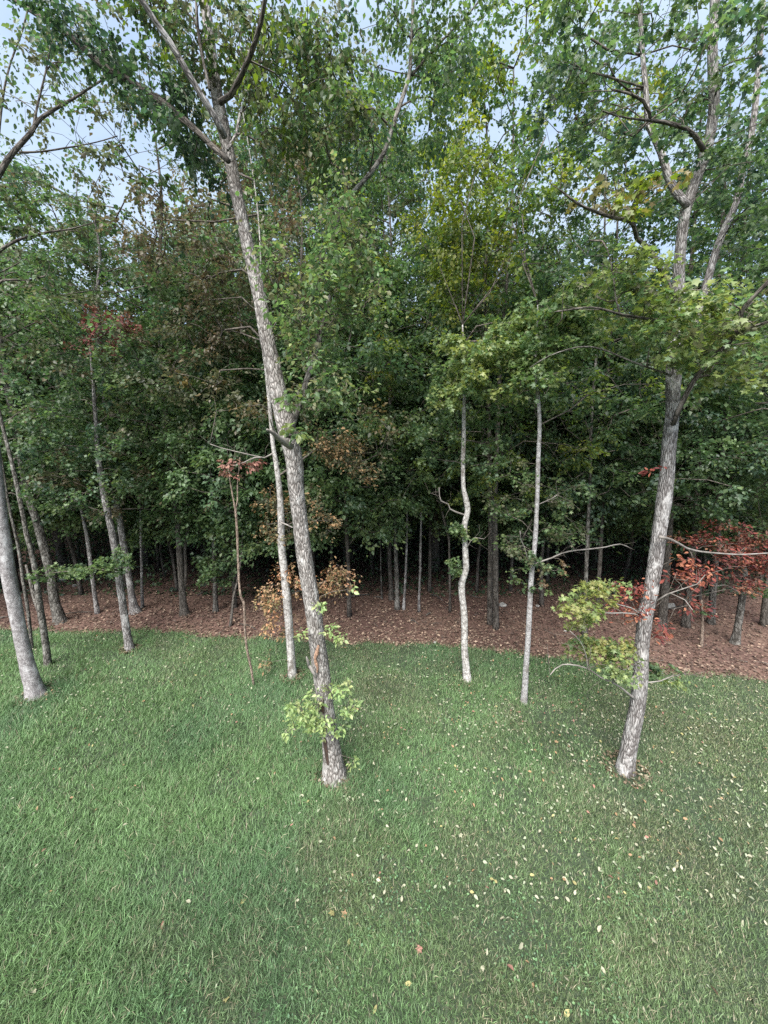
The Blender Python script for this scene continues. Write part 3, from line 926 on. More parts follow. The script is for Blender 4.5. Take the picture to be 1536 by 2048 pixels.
B2 = Tree('sapling', 'thin bare whip of a sapling close behind the trunk at the left edge', 'tree',
          [(64, 1300, 6), (56, 1220, 6), (46, 1160, 6), (40, 1112, 6), (30, 1065, 5), (22, 1030, 5), (14, 990, 4), (5, 930, 4), (-4, 880, 3)], B_MOTTLE, sides=8, seed=4.9)
B2.clump(-5, 860, 40, 40, 5, G_MID, 'kite', 0.08, 24, 0.28)
B2.finish()

C = Tree('maple_tree', 'pale trunk at the lawn edge left of centre with a leafy branch reaching left', 'tree',
         [(260, 1300, 17), (256, 1280, 15), (250, 1240, 14), (245, 1200, 14), (240, 1170, 14), (236, 1130, 14), (228, 1085, 14), (219, 1040, 13), (210, 1000, 12), (200, 940, 10), (192, 850, 8), (186, 760, 6), (180, 690, 4)],
         B_GREY, lean=0.03, sides=18, flare=0.35, seed=5.5)
C.limb([(238, 1140, 5), (215, 1140, 4), (180, 1138, 3), (140, 1142, 2), (105, 1146, 2)], (-0.05, -0.5), B_TWIG, sides=6)
for args in [(225, 1125, 40, 22, 12), (165, 1138, 50, 14, 11), (110, 1142, 36, 14, 8), (245, 1108, 26, 10, 4)]:
    C.clump(*args, G_MID + G_LIGHT[:2], 'maple', 0.085, 15, 0.2, dy=-0.35, depth=0.35, thick=0.0018)
for args in [(215, 960, 60, 40, 12), (150, 880, 80, 60, 20), (240, 880, 70, 60, 16), (120, 990, 60, 40, 9), (200, 760, 90, 70, 22), (100, 800, 70, 60, 14), (260, 700, 60, 60, 10)]:
    C.clump(*args, G_MID + G_DARK + G_LIGHT[:1], 'maple', 0.085, 20, 0.3, dy=-0.1, depth=0.9, thick=0.0026)
for args in [(215, 655, 46, 28, 15), (185, 690, 34, 14, 8), (235, 640, 30, 24, 7)]:
    C.clump(*args, [(.24, .085, .075), (.28, .12, .105), (.13, .055, .05), (.15, .10, .06)], 'maple', 0.075, 12, 0.26, dy=-0.4, depth=0.5, mat=M_DRY)
C.finish(singles=150)

# climbing pole sapling with pink leaves
D = Tree('sapling', 'thin crooked brown sapling left of the big leaning trunk with pink top leaves', 'tree',
         [(508, 1372, 5), (502, 1335, 5), (494, 1300, 5), (490, 1260, 5), (489, 1220, 5), (487, 1203, 6), (481, 1192, 5), (478, 1160, 5), (476, 1110, 5), (474, 1060, 5), (471, 1018, 5), (466, 995, 3), (460, 960, 3), (456, 935, 2)], B_VINE, sides=10, flare=0, seed=6.1)
D.limb([(471, 1020, 3), (475, 1000, 3), (475, 970, 3), (477, 945, 2), (480, 915, 2)], (0, 0.05), sides=6)
D.clump(455, 930, 34, 14, 7, PINK, 'curled', 0.075, 7, 0.09, dy=-0.05, depth=0.15, thick=0.001, droop=0.9, mat=M_DRY)
D.clump(512, 928, 32, 14, 7, PINK, 'curled', 0.075, 7, 0.09, dy=-0.05, depth=0.15, thick=0.001, droop=0.9, mat=M_DRY)
D.clump(475, 950, 16, 14, 3, PINK, 'curled', 0.075, 6, 0.09, dy=-0.05, depth=0.1, thick=0.001, droop=0.9, mat=M_DRY)
D.finish(singles=90)

# slim pale tree behind the big trunk, hung with browning leaves
E = Tree('browning_tree', 'slim pale trunk behind the big leaning one, hung with dry brown and orange leaves', 'tree',
         [(585, 1353, 17), (583, 1320, 17), (580, 1280, 17), (577, 1240, 17), (573, 1190, 18), (568, 1140, 16), (563, 1090, 16), (562, 1030, 14), (558, 970, 12), (551, 920, 10), (546, 890, 9), (540, 820, 8), (532, 740, 6), (525, 680, 4)], B_WHITE,
         sides=18, top=9, flare=0.25, seed=7.4)
E.limb([(548, 905, 5), (530, 915, 4), (510, 915, 4), (488, 925, 3), (465, 932, 2)], (0, -0.3), B_PALETWIG, sides=6)
E.limb([(530, 916, 3), (480, 905, 3), (440, 895, 2), (420, 888, 2)], (-0.1, -0.3), B_PALETWIG, sides=6)
E.limb([(562, 1045, 5), (575, 1050, 4), (585, 1055, 3)], (-0.1, -0.3), B_PALETWIG, sides=6)
E.limb([(560, 950, 5), (610, 915, 4), (640, 900, 3), (700, 930, 2)], (0, 0.4), B_TWIG, sides=6)
E.limb([(572, 1190, 4), (620, 1175, 3), (660, 1160, 3), (690, 1150, 2)], (0.05, 0.4), B_TWIG, sides=6)
for args in [(548, 1190, 36, 26, 18), (555, 1228, 30, 34, 15), (600, 1165, 26, 24, 9), (678, 1150, 38, 34, 24), (650, 1175, 30, 22, 8), (570, 1140, 26, 20, 7)]:
    E.clump(*args, BROWN + ORANGE[:1] + [(.34, .235, .15), (.30, .20, .13)], 'curled', 0.054, 22, 0.16, dy=0.05, depth=0.35, thick=0.0016, flat=0.3, droop=0.6, mat=M_DRY)
for args in [(690, 900, 54, 40, 28), (650, 880, 44, 28, 12), (550, 1060, 34, 28, 14), (560, 1010, 36, 30, 13), (645, 1040, 36, 30, 14), (545, 1000, 30, 24, 8), (720, 940, 40, 30, 10), (620, 1000, 30, 30, 6), (575, 1280, 20, 20, 3), (540, 1310, 16, 10, 2)]:
    E.clump(*args, BROWN[:3] + G_OLIVE, 'curled', 0.058, 26, 0.2, dy=0.15, depth=0.4, thick=0.0018, flat=0.28, droop=0.6, mat=M_DRY)
for args in [(480, 820, 90, 40, 14), (430, 760, 80, 50, 12), (600, 820, 60, 60, 8), (760, 850, 50, 60, 8)]:
    E.clump(*args, G_OLIVE + BROWN[2:3], 'kite', 0.075, 30, 0.32, dy=0.5, depth=0.7, thick=0.0026)
for args in [(400, 560, 110, 90, 30), (380, 680, 110, 60, 24), (480, 620, 60, 80, 16), (580, 560, 50, 70, 9), (400, 420, 100, 80, 22), (300, 480, 80, 80, 14), (560, 420, 60, 80, 9), (580, 330, 60, 60, 8)]:
    E.clump(*args, G_OLIVE + [(.105, .088, .056), (.12, .095, .06)], 'kite', 0.070, 46, 0.36, dy=0.9, depth=0.9, thick=0.003)
E.finish(singles=220)

# two pale trees right of centre
G = Tree('pale_tree', 'crooked white trunk on the lawn right of centre with a kink at mid height', 'tree',
         [(935, 1361, 17), (932, 1335, 15), (929, 1300, 14), (929, 1260, 14), (928, 1225, 14), (924, 1190, 14), (924, 1165, 14), (929, 1150, 13), (932, 1138, 13), (931, 1110, 13), (930, 1080, 12), (929, 1050, 12), (935, 1022, 12), (932, 1000, 12),
          (927, 975, 9), (926, 930, 9), (927, 880, 9), (928, 815, 8), (930, 760, 6), (927, 690, 4), (925, 650, 3)], B_WHITE, sides=18, flare=0.28, seed=8.3)
G.limb([(930, 1030, 5), (912, 1024, 5), (900, 1018, 4), (896, 1008, 4), (882, 1002, 4), (879, 992, 3), (878, 975, 2)], (0, -0.15), B_PALETWIG, sides=6)
G.limb([(934, 1095, 4), (941, 1082, 3), (950, 1075, 2), (968, 1078, 2)], (-0.05, -0.1), B_PALETWIG, sides=6)
for args in [(922, 1058, 20, 16, 8), (910, 1130, 14, 22, 7), (945, 1075, 10, 8, 2)]:
    G.clump(*args, G_LIGHT + G_MID, 'maple', 0.085, 9, 0.13, dy=-0.12, depth=0.15, thick=0.0016, droop=0.4)
for args in [(925, 755, 56, 36, 30), (955, 720, 54, 30, 22), (1010, 690, 56, 40, 26), (895, 790, 34, 20, 10), (1040, 650, 50, 40, 20), (980, 780, 40, 24, 8), (925, 690, 50, 30, 10)]:
    G.clump(*args, G_LIGHT + G_YEL[:2], 'maple', 0.092, 14, 0.22, dy=-0.35, depth=0.45, thick=0.0022, droop=0.5)
for args in [(880, 850, 70, 40, 12), (970, 850, 60, 40, 10), (900, 900, 60, 36, 8), (960, 930, 50, 40, 8)]:
    G.clump(*args, G_MID, 'maple', 0.085, 18, 0.27, dy=0.2, depth=0.7, thick=0.0024)
for args in [(915, 560, 60, 90, 20), (940, 420, 80, 80, 30), (920, 320, 60, 60, 15), (980, 500, 70, 70, 20), (880, 470, 50, 60, 10), (1020, 400, 60, 70, 15)]:
    G.clump(*args, G_AUT + [(.21, .24, .055), (.12, .17, .055)], 'kite', 0.066, 48, 0.34, dy=1.0, depth=0.8, thick=0.0015, droop=0.7)
G.finish(singles=200)

H = Tree('pale_tree', 'thin straight pale trunk on the lawn between the crooked white one and the forked one', 'tree',
         [(1048, 1406, 14), (1050, 1370, 12), (1053, 1320, 11), (1056, 1280, 11), (1058, 1240, 11), (1061, 1180, 11), (1064, 1140, 11), (1068, 1105, 10), (1071, 1070, 10), (1073, 1030, 9), (1075, 980, 9), (1076, 930, 9), (1079, 850, 8), (1076, 790, 7), (1070, 740, 5),
          (1074, 660, 4), (1076, 610, 3)], B_PALE, sides=16, flare=0.22, seed=9.6)
H.limb([(1067, 1130, 5), (1085, 1122, 5), (1103, 1116, 4), (1125, 1106, 4), (1150, 1101, 4), (1180, 1098, 4), (1212, 1094, 3), (1240, 1088, 3), (1262, 1097, 2)], (0, 0.3), B_PALETWIG, sides=7)
H.limb([(1075, 1010, 3), (1090, 1003, 3), (1102, 998, 2), (1115, 990, 2)], (0, -0.1), B_PALETWIG, sides=6)
H.limb([(1058, 1130, 3), (1050, 1098, 3), (1042, 1080, 2), (1040, 1062, 2)], (0, -0.2), B_PALETWIG, sides=6)
for args in [(1060, 1120, 30, 16, 8), (1110, 1135, 30, 20, 7), (1075, 1175, 12, 16, 3), (1040, 1150, 14, 18, 4)]:
    H.clump(*args, G_MID + G_OLIVE[1:2] + [(.16, .11, .06)], 'maple', 0.075, 10, 0.14, dy=-0.05, depth=0.3, thick=0.0016)
for args in [(1010, 1020, 50, 36, 12), (1120, 1050, 60, 34, 12), (1040, 1080, 46, 26, 9), (1110, 980, 50, 36, 9), (1020, 950, 40, 40, 6)]:
    H.clump(*args, G_MID + G_OLIVE[:2], 'maple', 0.08, 16, 0.24, dy=0.3, depth=0.7, thick=0.0022)
for args in [(1110, 640, 60, 50, 28), (1145, 680, 64, 50, 26), (1130, 590, 60, 44, 20), (1085, 700, 46, 44, 18), (1075, 760, 50, 36, 14), (1180, 620, 50, 40, 14)]:
    H.clump(*args, G_LIGHT + G_MID[1:2] + G_YEL[:1], 'maple', 0.092, 14, 0.22, dy=-0.3, depth=0.5, thick=0.0022, droop=0.5)
for args in [(1080, 800, 70, 50, 12), (1150, 780, 70, 50, 12), (1030, 560, 50, 60, 8), (1020, 420, 60, 80, 10), (1060, 320, 50, 70, 8)]:
    H.clump(*args, G_MID + G_AUT[:1], 'kite', 0.085, 24, 0.32, dy=0.9, depth=0.8, thick=0.0024)
H.finish(singles=200)

# the small red tree at the right edge
Rt = Tree('red_tree', 'small tree with a dense dark red crown at the right edge behind the lawn', 'tree',
          [(1470, 1285, 16), (1474, 1262, 13), (1480, 1225, 12), (1485, 1190, 12), (1489, 1160, 11), (1487, 1120, 9), (1480, 1080, 7), (1470, 1040, 4)], B_MOTTLE, sides=14, flare=0.4, seed=10.3)
Rt.limb([(1484, 1190, 3), (1470, 1180, 3), (1450, 1170, 2), (1432, 1172, 2), (1420, 1165, 1)], (0, -0.4), B_PALETWIG, sides=5)
Rt.limb([(1490, 1170, 3), (1510, 1185, 3), (1536, 1190, 2)], (0, -0.4), B_PALETWIG, sides=5)
for args in [(1475, 1056, 56, 14, 9), (1440, 1085, 62, 14, 10), (1505, 1085, 46, 22, 13), (1480, 1115, 60, 15, 11), (1490, 1142, 48, 15, 8), (1405, 1080, 40, 12, 5), (1530, 1125, 30, 36, 9), (1450, 1160, 30, 8, 3), (1500, 1165, 24, 8, 3)]:
    Rt.clump(*args, RED + [(.12, .06, .045), (.20, .10, .06)], 'curled', 0.066, 26, 0.28, dy=-0.5, depth=0.6, thick=0.002, flat=0.14, droop=0.5, mat=M_DRY)
Rt.clump(1520, 1180, 24, 16, 5, G_MID, 'maple', 0.075, 16, 0.2, dy=-0.3, depth=0.3)
Rt.finish(singles=160)

# ------------------------------------------------------------------ trees on the mulch behind the lawn
def wood(name, label, trunk, bark, seed, crown=None, crowns=(), top=None, lean=0.0, group=None, sides=12, flare=0.35, limbs=(), clumps=()):
    w = Tree(name, label, 'tree', trunk, bark, sides=sides, top=top, flare=flare, seed=seed, lean=lean, group=group)
    for l in limbs:
        w.limb(l[0], l[1], sides=7)
    for c in ((crown,) if crown else ()) + tuple(crowns):
        w.crown(**c)
    for c in clumps:
        w.clump(*c[0], **c[1])
    w.finish()
    return w


MT = dict(tmpl='kite')
wood('mulch_tree', 'stout grey mottled trunk flaring into the mulch at the far left', [(121, 1245, 24), (116, 1225, 20), (110, 1205, 18), (104, 1165, 17), (92, 1110, 16), (76, 1050, 15), (60, 1000, 14), (44, 930, 13), (20, 800, 12), (-5, 640, 10)], B_MOTTLE, 11.2, top=9, sides=14,
     crowns=[dict(zb=2.9, zt=8.8, Rm=3.2, n=120, pal=G_MID + G_OLIVE[:1], count=34)])
wood('mulch_tree', 'slender pale stem standing in the mulch behind the leafy low branch', [(195, 1227, 10), (190, 1195, 8), (185, 1155, 8), (180, 1115, 8), (173, 1065, 7), (163, 1020, 6), (155, 950, 5), (148, 880, 4)], B_GREY, 12.3, sides=10,
     crowns=[dict(zb=2.4, zt=6.5, Rm=1.6, n=46, pal=G_DARK + G_MID, count=34, size=.085)])
wood('mulch_tree', 'grey trunk with a swollen mossy foot in the mulch behind the lawn-edge maple', [(272, 1226, 20), (266, 1205, 15), (259, 1160, 13), (252, 1115, 13), (243, 1060, 13), (235, 1015, 12), (226, 960, 11), (215, 860, 10), (205, 740, 9), (195, 600, 8)], B_GREY, 13.4, top=9, sides=14, flare=0.6,
     crowns=[dict(zb=2.9, zt=9.0, Rm=2.8, n=100, pal=G_MID + G_OLIVE[:2], count=34)])
wood('mulch_sapling', 'thin pale pole right beside the swollen mossy-footed trunk', [(285, 1216, 7), (284, 1180, 6), (283, 1130, 5), (282, 1085, 5), (281, 1020, 4)], B_GREY, 14.1, sides=8,
     crowns=[dict(zb=3.0, zt=6.0, Rm=1.3, n=30, pal=G_MID, count=30)])
wood('twin_tree', 'dark trunk with a thin second stem hugging its right side', [(370, 1231, 19), (366, 1205, 14), (362, 1150, 12), (358, 1090, 12), (355, 1030, 12), (350, 990, 12), (344, 945, 13), (338, 905, 11), (330, 820, 10), (322, 700, 9), (318, 560, 8)], B_DARK, 15.7, top=10.5, sides=14, flare=0.5,
     limbs=[([(366, 1200, 7), (371, 1150, 7), (370, 1100, 7), (374, 1070, 7), (379, 1040, 7), (380, 1000, 6), (378, 940, 5)], (0.0, 0.3)), ([(340, 920, 7), (330, 880, 6), (325, 850, 5)], (0, 0.4)), ([(345, 930, 8), (372, 850, 6), (395, 760, 5)], (0, 0.5))],
     crowns=[dict(zb=2.6, zt=11.3, Rm=3.4, n=150, pal=G_OLIVE + G_MID[:2], count=36)])
wood('young_maple', 'low maple with a broad green umbrella of leaves on a mossy stem in the mulch', [(431, 1224, 13), (431, 1205, 10), (430, 1170, 9), (428, 1120, 8), (427, 1080, 8), (425, 1030, 7), (424, 970, 6), (422, 890, 5)], B_MOTTLE, 16.6, sides=10,
     crowns=[dict(zb=2.6, zt=8, Rm=1.8, n=60, pal=G_MID + G_DARK, count=34)],
     clumps=[((430, 1112, 48, 16, 14, G_LIGHT[2:3] + G_MID), dict(tmpl='maple', size=.11, count=16, radius=.34, depth=.7)), ((432, 1140, 34, 14, 8, G_LIGHT[2:3] + G_MID), dict(tmpl='maple', size=.11, count=16, radius=.3, dy=-.4, depth=.4)), ((445, 1160, 16, 8, 3, G_MID), dict(tmpl='maple', size=.1, count=12, radius=.24, dy=-.4, depth=.3))])
wood('mulch_sapling', 'thin dark sapling leaning right in the mulch near the pink-leaved pole', [(460, 1253, 6), (464, 1225, 6), (468, 1190, 5), (474, 1165, 4), (482, 1120, 4), (486, 1060, 3)], B_DARK, 17.5, sides=8, crowns=[dict(zb=2.5, zt=5, Rm=1.0, n=20, pal=G_DARK, count=30)])
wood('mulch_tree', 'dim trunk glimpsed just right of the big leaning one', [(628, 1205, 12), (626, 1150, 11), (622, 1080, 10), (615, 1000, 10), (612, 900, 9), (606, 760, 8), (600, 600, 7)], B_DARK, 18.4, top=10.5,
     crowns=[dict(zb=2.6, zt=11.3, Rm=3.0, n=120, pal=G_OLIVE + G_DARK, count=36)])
wood('mulch_sapling', 'hair-thin stem at the back of the mulch, leftmost of the thin stems at centre', [(764, 1196, 4), (762, 1150, 3), (761, 1090, 3), (759, 1020, 3)], B_MOTTLE, 19.8, sides=6, crowns=[dict(zb=3.2, zt=6.5, Rm=1.4, n=30, pal=G_MID, count=30)])
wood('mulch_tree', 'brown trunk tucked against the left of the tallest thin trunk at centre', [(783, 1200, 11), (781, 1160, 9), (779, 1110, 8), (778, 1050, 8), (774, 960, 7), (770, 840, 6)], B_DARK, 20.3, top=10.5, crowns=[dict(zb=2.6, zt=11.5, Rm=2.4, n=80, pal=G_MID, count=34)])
wood('mulch_tree', 'mossy grey trunk in the middle of the woods, stoutest of the thin ones at centre', [(795, 1219, 12), (794, 1190, 9), (793, 1140, 9), (791, 1090, 8), (789, 1040, 8), (787, 990, 7), (784, 900, 7), (780, 780, 6)], B_MOTTLE, 21.7, top=10.5,
     crowns=[dict(zb=2.6, zt=10.8, Rm=2.8, n=100, pal=G_MID + G_AUT[:1], count=34)])
wood('mulch_sapling', 'pale thin stem leaning right beside the mossy trunk at centre', [(807, 1220, 7), (809, 1190, 5), (811, 1150, 5), (813, 1100, 5), (814, 1050, 4), (814, 980, 4)], B_GREY, 22.1, sides=8, crowns=[dict(zb=3.2, zt=7, Rm=1.5, n=40, pal=G_MID, count=30)])
wood('mulch_sapling', 'straight thin pale stem, rightmost of the thin stems at centre', [(838, 1224, 6), (838, 1195, 5), (840, 1150, 5), (841, 1100, 5), (842, 1040, 4), (842, 970, 4)], B_GREY, 23.9, sides=8, crowns=[dict(zb=3.4, zt=7, Rm=1.5, n=40, pal=G_DARK + G_MID, count=30)])
wood('mulch_sapling', 'dark thin stem just left of the crooked white trunk', [(900, 1224, 6), (900, 1190, 5), (899, 1140, 5), (898, 1080, 4)], B_DARK, 24.5, sides=8, crowns=[dict(zb=3.0, zt=6, Rm=1.3, n=30, pal=G_DARK + G_MID, count=30)])
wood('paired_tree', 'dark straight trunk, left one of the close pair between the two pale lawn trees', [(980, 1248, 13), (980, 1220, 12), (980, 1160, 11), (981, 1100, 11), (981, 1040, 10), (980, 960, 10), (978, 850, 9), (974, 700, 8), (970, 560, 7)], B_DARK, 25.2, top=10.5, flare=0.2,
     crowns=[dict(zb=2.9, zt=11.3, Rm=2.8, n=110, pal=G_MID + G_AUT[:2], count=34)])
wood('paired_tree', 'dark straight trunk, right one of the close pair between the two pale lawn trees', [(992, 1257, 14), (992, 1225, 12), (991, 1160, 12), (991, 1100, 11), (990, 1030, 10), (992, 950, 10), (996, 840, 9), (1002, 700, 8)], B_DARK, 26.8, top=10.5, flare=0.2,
     crowns=[dict(zb=2.9, zt=11.3, Rm=2.8, n=110, pal=G_AUT + G_MID[:2], count=34)])
wood('mulch_tree', 'mossy stem standing directly behind the yellow-green spray of the forked tree', [(1169, 1268, 11), (1170, 1235, 9), (1171, 1180, 8), (1173, 1120, 8), (1176, 1050, 7), (1180, 950, 6), (1184, 820, 6)], B_MOTTLE, 27.3, top=10,
     crowns=[dict(zb=3.0, zt=9.5, Rm=2.2, n=80, pal=G_MID + G_DARK, count=34)])
wood('mulch_tree', 'dim trunk just right of the mossy stem, half hidden by yellow-green leaves', [(1197, 1240, 9), (1196, 1190, 8), (1200, 1120, 8), (1203, 1050, 7), (1206, 960, 7), (1210, 820, 6)], B_DARK, 28.7, top=10.5,
     crowns=[dict(zb=2.6, zt=11.5, Rm=2.6, n=90, pal=G_MID + G_OLIVE[:1], count=34)])
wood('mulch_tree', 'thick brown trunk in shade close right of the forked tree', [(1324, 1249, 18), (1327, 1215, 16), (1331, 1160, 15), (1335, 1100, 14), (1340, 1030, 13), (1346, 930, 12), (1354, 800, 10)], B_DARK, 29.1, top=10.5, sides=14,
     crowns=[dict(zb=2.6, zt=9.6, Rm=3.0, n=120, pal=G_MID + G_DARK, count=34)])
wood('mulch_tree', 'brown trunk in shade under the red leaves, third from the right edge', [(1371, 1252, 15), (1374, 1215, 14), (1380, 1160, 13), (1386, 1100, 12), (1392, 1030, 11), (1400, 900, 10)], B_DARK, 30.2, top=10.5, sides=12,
     crowns=[dict(zb=2.4, zt=9.4, Rm=2.8, n=110, pal=G_DARK + G_MID, count=34)])
wood('mulch_tree', 'grey-brown trunk under the left half of the red crown', [(1422, 1246, 14), (1424, 1210, 12), (1428, 1160, 12), (1432, 1110, 11), (1438, 1040, 10), (1446, 900, 9)], B_MOTTLE, 31.9, top=10.5, sides=12,
     crowns=[dict(zb=2.4, zt=9.4, Rm=2.6, n=100, pal=G_MID + G_LIGHT[:1], count=34)])
wood('mulch_sapling', 'thin reddish sapling in the mulch between the forked tree and the red tree', [(1403, 1292, 7), (1404, 1270, 6), (1405, 1240, 5), (1403, 1200, 4)], B_VINE, 32.4, sides=8,
     clumps=[((1403, 1210, 20, 26, 7, RED[:1] + ORANGE[1:2] + G_MID[:1]), dict(tmpl='curled', size=.07, count=12, radius=.16, depth=.2, mat=M_DRY))])
wood('mulch_tree', 'trunk cut by the right edge of the picture in the mulch', [(1528, 1250, 13), (1530, 1215, 12), (1535, 1160, 11), (1541, 1090, 11), (1550, 980, 10), (1565, 800, 9)], B_DARK, 33.5, top=10.5,
     crowns=[dict(zb=2.4, zt=9.4, Rm=3.0, n=120, pal=G_MID + G_LIGHT[:1], count=34)])

# ------------------------------------------------------------------ deeper woods: copies of a few kinds of tree
def proto_tree(name, label, x, y, h, r0, zb, Rm, n, pal, seed, size=0.095, count=42, group=None):
    p = np.array([x, y, 0.0])
    r = np.random.default_rng(int(seed * 100))
    P = [p + np.array([0, 0, -0.05])]
    for k in range(1, 7):
        P.append(p + np.array([r.normal(0, 0.10) * k / 3, r.normal(0, 0.10) * k / 3, h * k / 6]))
    w = Tree.__new__(Tree)
    w.rng, w.P, w.rad = r, np.array(P), np.array([r0 * (1 - 0.14 * k) for k in range(7)])
    w.base = p.copy()
    w.Y, w.seed, w.bark, w.twig = y, seed, B_DARK, B_TWIG
    w.o = tag(empty(name, p), label, 'tree', group)
    V, T, A_ = tube(w.P, w.rad, sides=9, step=0.4, lump=0.06, flare=0.3, seed=seed)
    w.part('trunk', V, T, A_, B_DARK)
    w.nodes = [resample(w.P, w.rad, 0.4)[0]]
    w.L = dict(pos=[], tip=[], nor=[], size=[], col=[], k=[], tm=[], mat=[], pal=[])
    w.segs = []
    w.crown(zb, h, Rm, n, pal, size=size, count=count, radius=0.6)
    w.finish()
    return w.o


def copy_tree(o):
    c = o.copy()
    col.objects.link(c)
    for k in o.children:
        d = k.copy()
        col.objects.link(d)
        d.parent = c
    return c


KINDS = [
    ('woodland_tree', 'tall dark-stemmed tree with a mid green crown deep in the woods', 'tall trees deep in the woods', 9.6, .15, 4.0, 3.2, 230, G_MID + G_OLIVE[:1]),
    ('woodland_tree', 'tall dark-stemmed tree with an olive crown deep in the woods', 'olive trees deep in the woods', 9.0, .14, 3.5, 3.0, 230, G_OLIVE + G_MID[:2]),
    ('woodland_tree', 'tall dark-stemmed tree with a yellow-green crown deep in the woods', 'yellow-green trees deep in the woods', 8.6, .13, 3.0, 2.8, 220, G_AUT + G_MID),
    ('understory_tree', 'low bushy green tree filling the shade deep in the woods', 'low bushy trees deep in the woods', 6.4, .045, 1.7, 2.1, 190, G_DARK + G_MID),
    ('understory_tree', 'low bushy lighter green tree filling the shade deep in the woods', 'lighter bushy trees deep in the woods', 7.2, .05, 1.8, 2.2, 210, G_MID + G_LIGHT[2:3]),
    ('thin_sapling', 'thin bare-stemmed sapling deep in the dark woods', 'thin saplings deep in the woods', 9.0, .045, 4.2, 1.6, 70, G_MID),
]
protos = []
r2_ = np.random.default_rng(77)
spots = []


def free(x, y, d):
    return all((x - a) ** 2 + (y - b_) ** 2 > d * d for a, b_ in spots)


plan = []
for (k, n, y0, y1, gap) in [(4, 11, 8.3, 10.2, 1.25), (3, 11, 8.8, 11, 1.25), (3, 26, 11, 18, 1.6), (4, 22, 11, 19, 1.6), (0, 9, 11, 15, 1.5), (1, 10, 11, 15, 1.5), (0, 10, 14, 24, 1.6), (1, 10, 14, 24, 1.6), (2, 13, 12, 24, 1.6), (5, 34, 9.6, 17, 0.7), (0, 12, 24, 38, 2), (1, 12, 24, 38, 2), (3, 22, 17, 30, 1.7), (4, 18, 17, 30, 1.7)]:
    got = tries = 0
    while got < n and tries < 4000:
        tries += 1
        y = y0 + (y1 - y0) * r2_.random()
        x = (r2_.random() * 2 - 1) * (y * 1.12 + 1.5)
        if free(x, y, gap):
            spots.append((x, y))
            plan.append((k, x, y))
            got += 1
for k, x, y in plan:
    name, label, group, h, r0, zb, Rm, n, pal = KINDS[k]
    while len(protos) <= k:
        protos.append(None)
    if protos[k] is None:
        protos[k] = proto_tree(name, label, x, y, h, r0, zb, Rm, n, pal, 40 + k * 1.37, group=group)
        continue
    o = copy_tree(protos[k])
    s = 0.85 + 0.3 * r2_.random()
    if k < 2 and y < 16 and x < 1.5:
        s *= 1.35 if x > -0.42 * y else 0.92
    far_ = max(0.0, (y - 20) / 20)
    o.location = (x, y, 0)
    o.scale = (s, s, s * (1 - 0.15 * far_))
    o.rotation_euler = (r2_.normal(0, 0.03), r2_.normal(0, 0.03), r2_.random() * 6.28)


# the far wood that reads as one mass, and the undergrowth
def leaf_mass(name, label, cat, n, xf, y0, y1, zf, size, pal, seed):
    r = np.random.default_rng(seed)
    y = y0 + (y1 - y0) * r.random(n)
    x = (r.random(n) * 2 - 1) * (y * 1.15 + xf)
    z = zf(x, y, r.random(n) ** 0.8)
    pos = np.stack([x, y, z], -1)
    tip = r.normal(0, 1, (n, 3)) * np.array([1, 1, .5]) + np.array([0, 0, -.3])
    nor = np.array([0, -0.35, 1.0]) + r.normal(0, .55, (n, 3))
    V, T, _ = leaves_at(pos, tip, nor, size * (0.7 + 0.6 * r.random(n)), 'kite')
    c, _ = pick_colours(n, pal, r=r)
    o = link(name, make_mesh(name, V, T, np.repeat(c, 4, axis=0)), M_LEAF, kind='stuff')
    o['label'] = label
    o['category'] = cat
    return o


leaf_mass('far_woods', 'solid wall of green woods far behind the trees', 'woods', 44000, 4, 32, 46, lambda x, y, u: u * (6.0 + 4.5 * noise2(x, y, 0.22, 2)), 0.32, G_MID + G_DARK, 5)
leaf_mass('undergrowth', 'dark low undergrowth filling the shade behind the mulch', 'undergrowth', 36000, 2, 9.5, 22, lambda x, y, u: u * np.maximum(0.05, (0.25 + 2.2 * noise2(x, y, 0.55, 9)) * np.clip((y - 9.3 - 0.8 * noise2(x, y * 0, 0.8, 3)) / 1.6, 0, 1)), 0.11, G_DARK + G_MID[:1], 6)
# ------------------------------------------------------------------ leaf litter, sticks and rocks on the mulch
r = np.random.default_rng(31)
n = 52000
x = (r.random(n) * 2 - 1) * 14.5
y = edge_y(x) - 0.05 + 6.5 * r.random(n) ** 1.35
keep = r.random(n) < np.clip(1.25 - np.abs(x) / 22, 0.3, 1)
x, y = x[keep], y[keep]
n = len(x)
pos = np.stack([x, y, 0.008 + 0.045 * r.random(n) ** 2 + lump_z(x, y)], -1)
tip = np.stack([r.normal(0, 1, n), r.normal(0, 1, n), r.normal(0, .25, n)], -1)
nor = np.stack([r.normal(0, .45, n), r.normal(0, .45, n), np.ones(n)], -1)
tan = np.exp(-(((x - 0.8) / 2.4) ** 2)) * np.exp(-np.clip(y - edge_y(x), 0, 9) / 1.5)
pal = np.array([(.122, .082, .064), (.150, .106, .082), (.090, .063, .052), (.198, .145, .110), (.28, .20, .15), (.34, .255, .19)])
pk = np.clip(r.integers(0, 4, n) + (r.random(n) < 0.10) * 2 + (r.random(n) < 0.10 + 0.95 * tan) * 2, 0, 5)
c = pal[pk] * (0.55 + 0.9 * r.random((n, 1)))
V, T, _ = leaves_at(pos, tip, nor, 0.035 + 0.04 * r.random(n), 'kite')
o = link('leaf_litter', make_mesh('leaf_litter', V, T, np.repeat(c, 4, axis=0)), M_DRY, kind='stuff')
o['label'] = 'red-brown dead leaves and bark chips covering the mulch bed'
o['category'] = 'leaf litter'

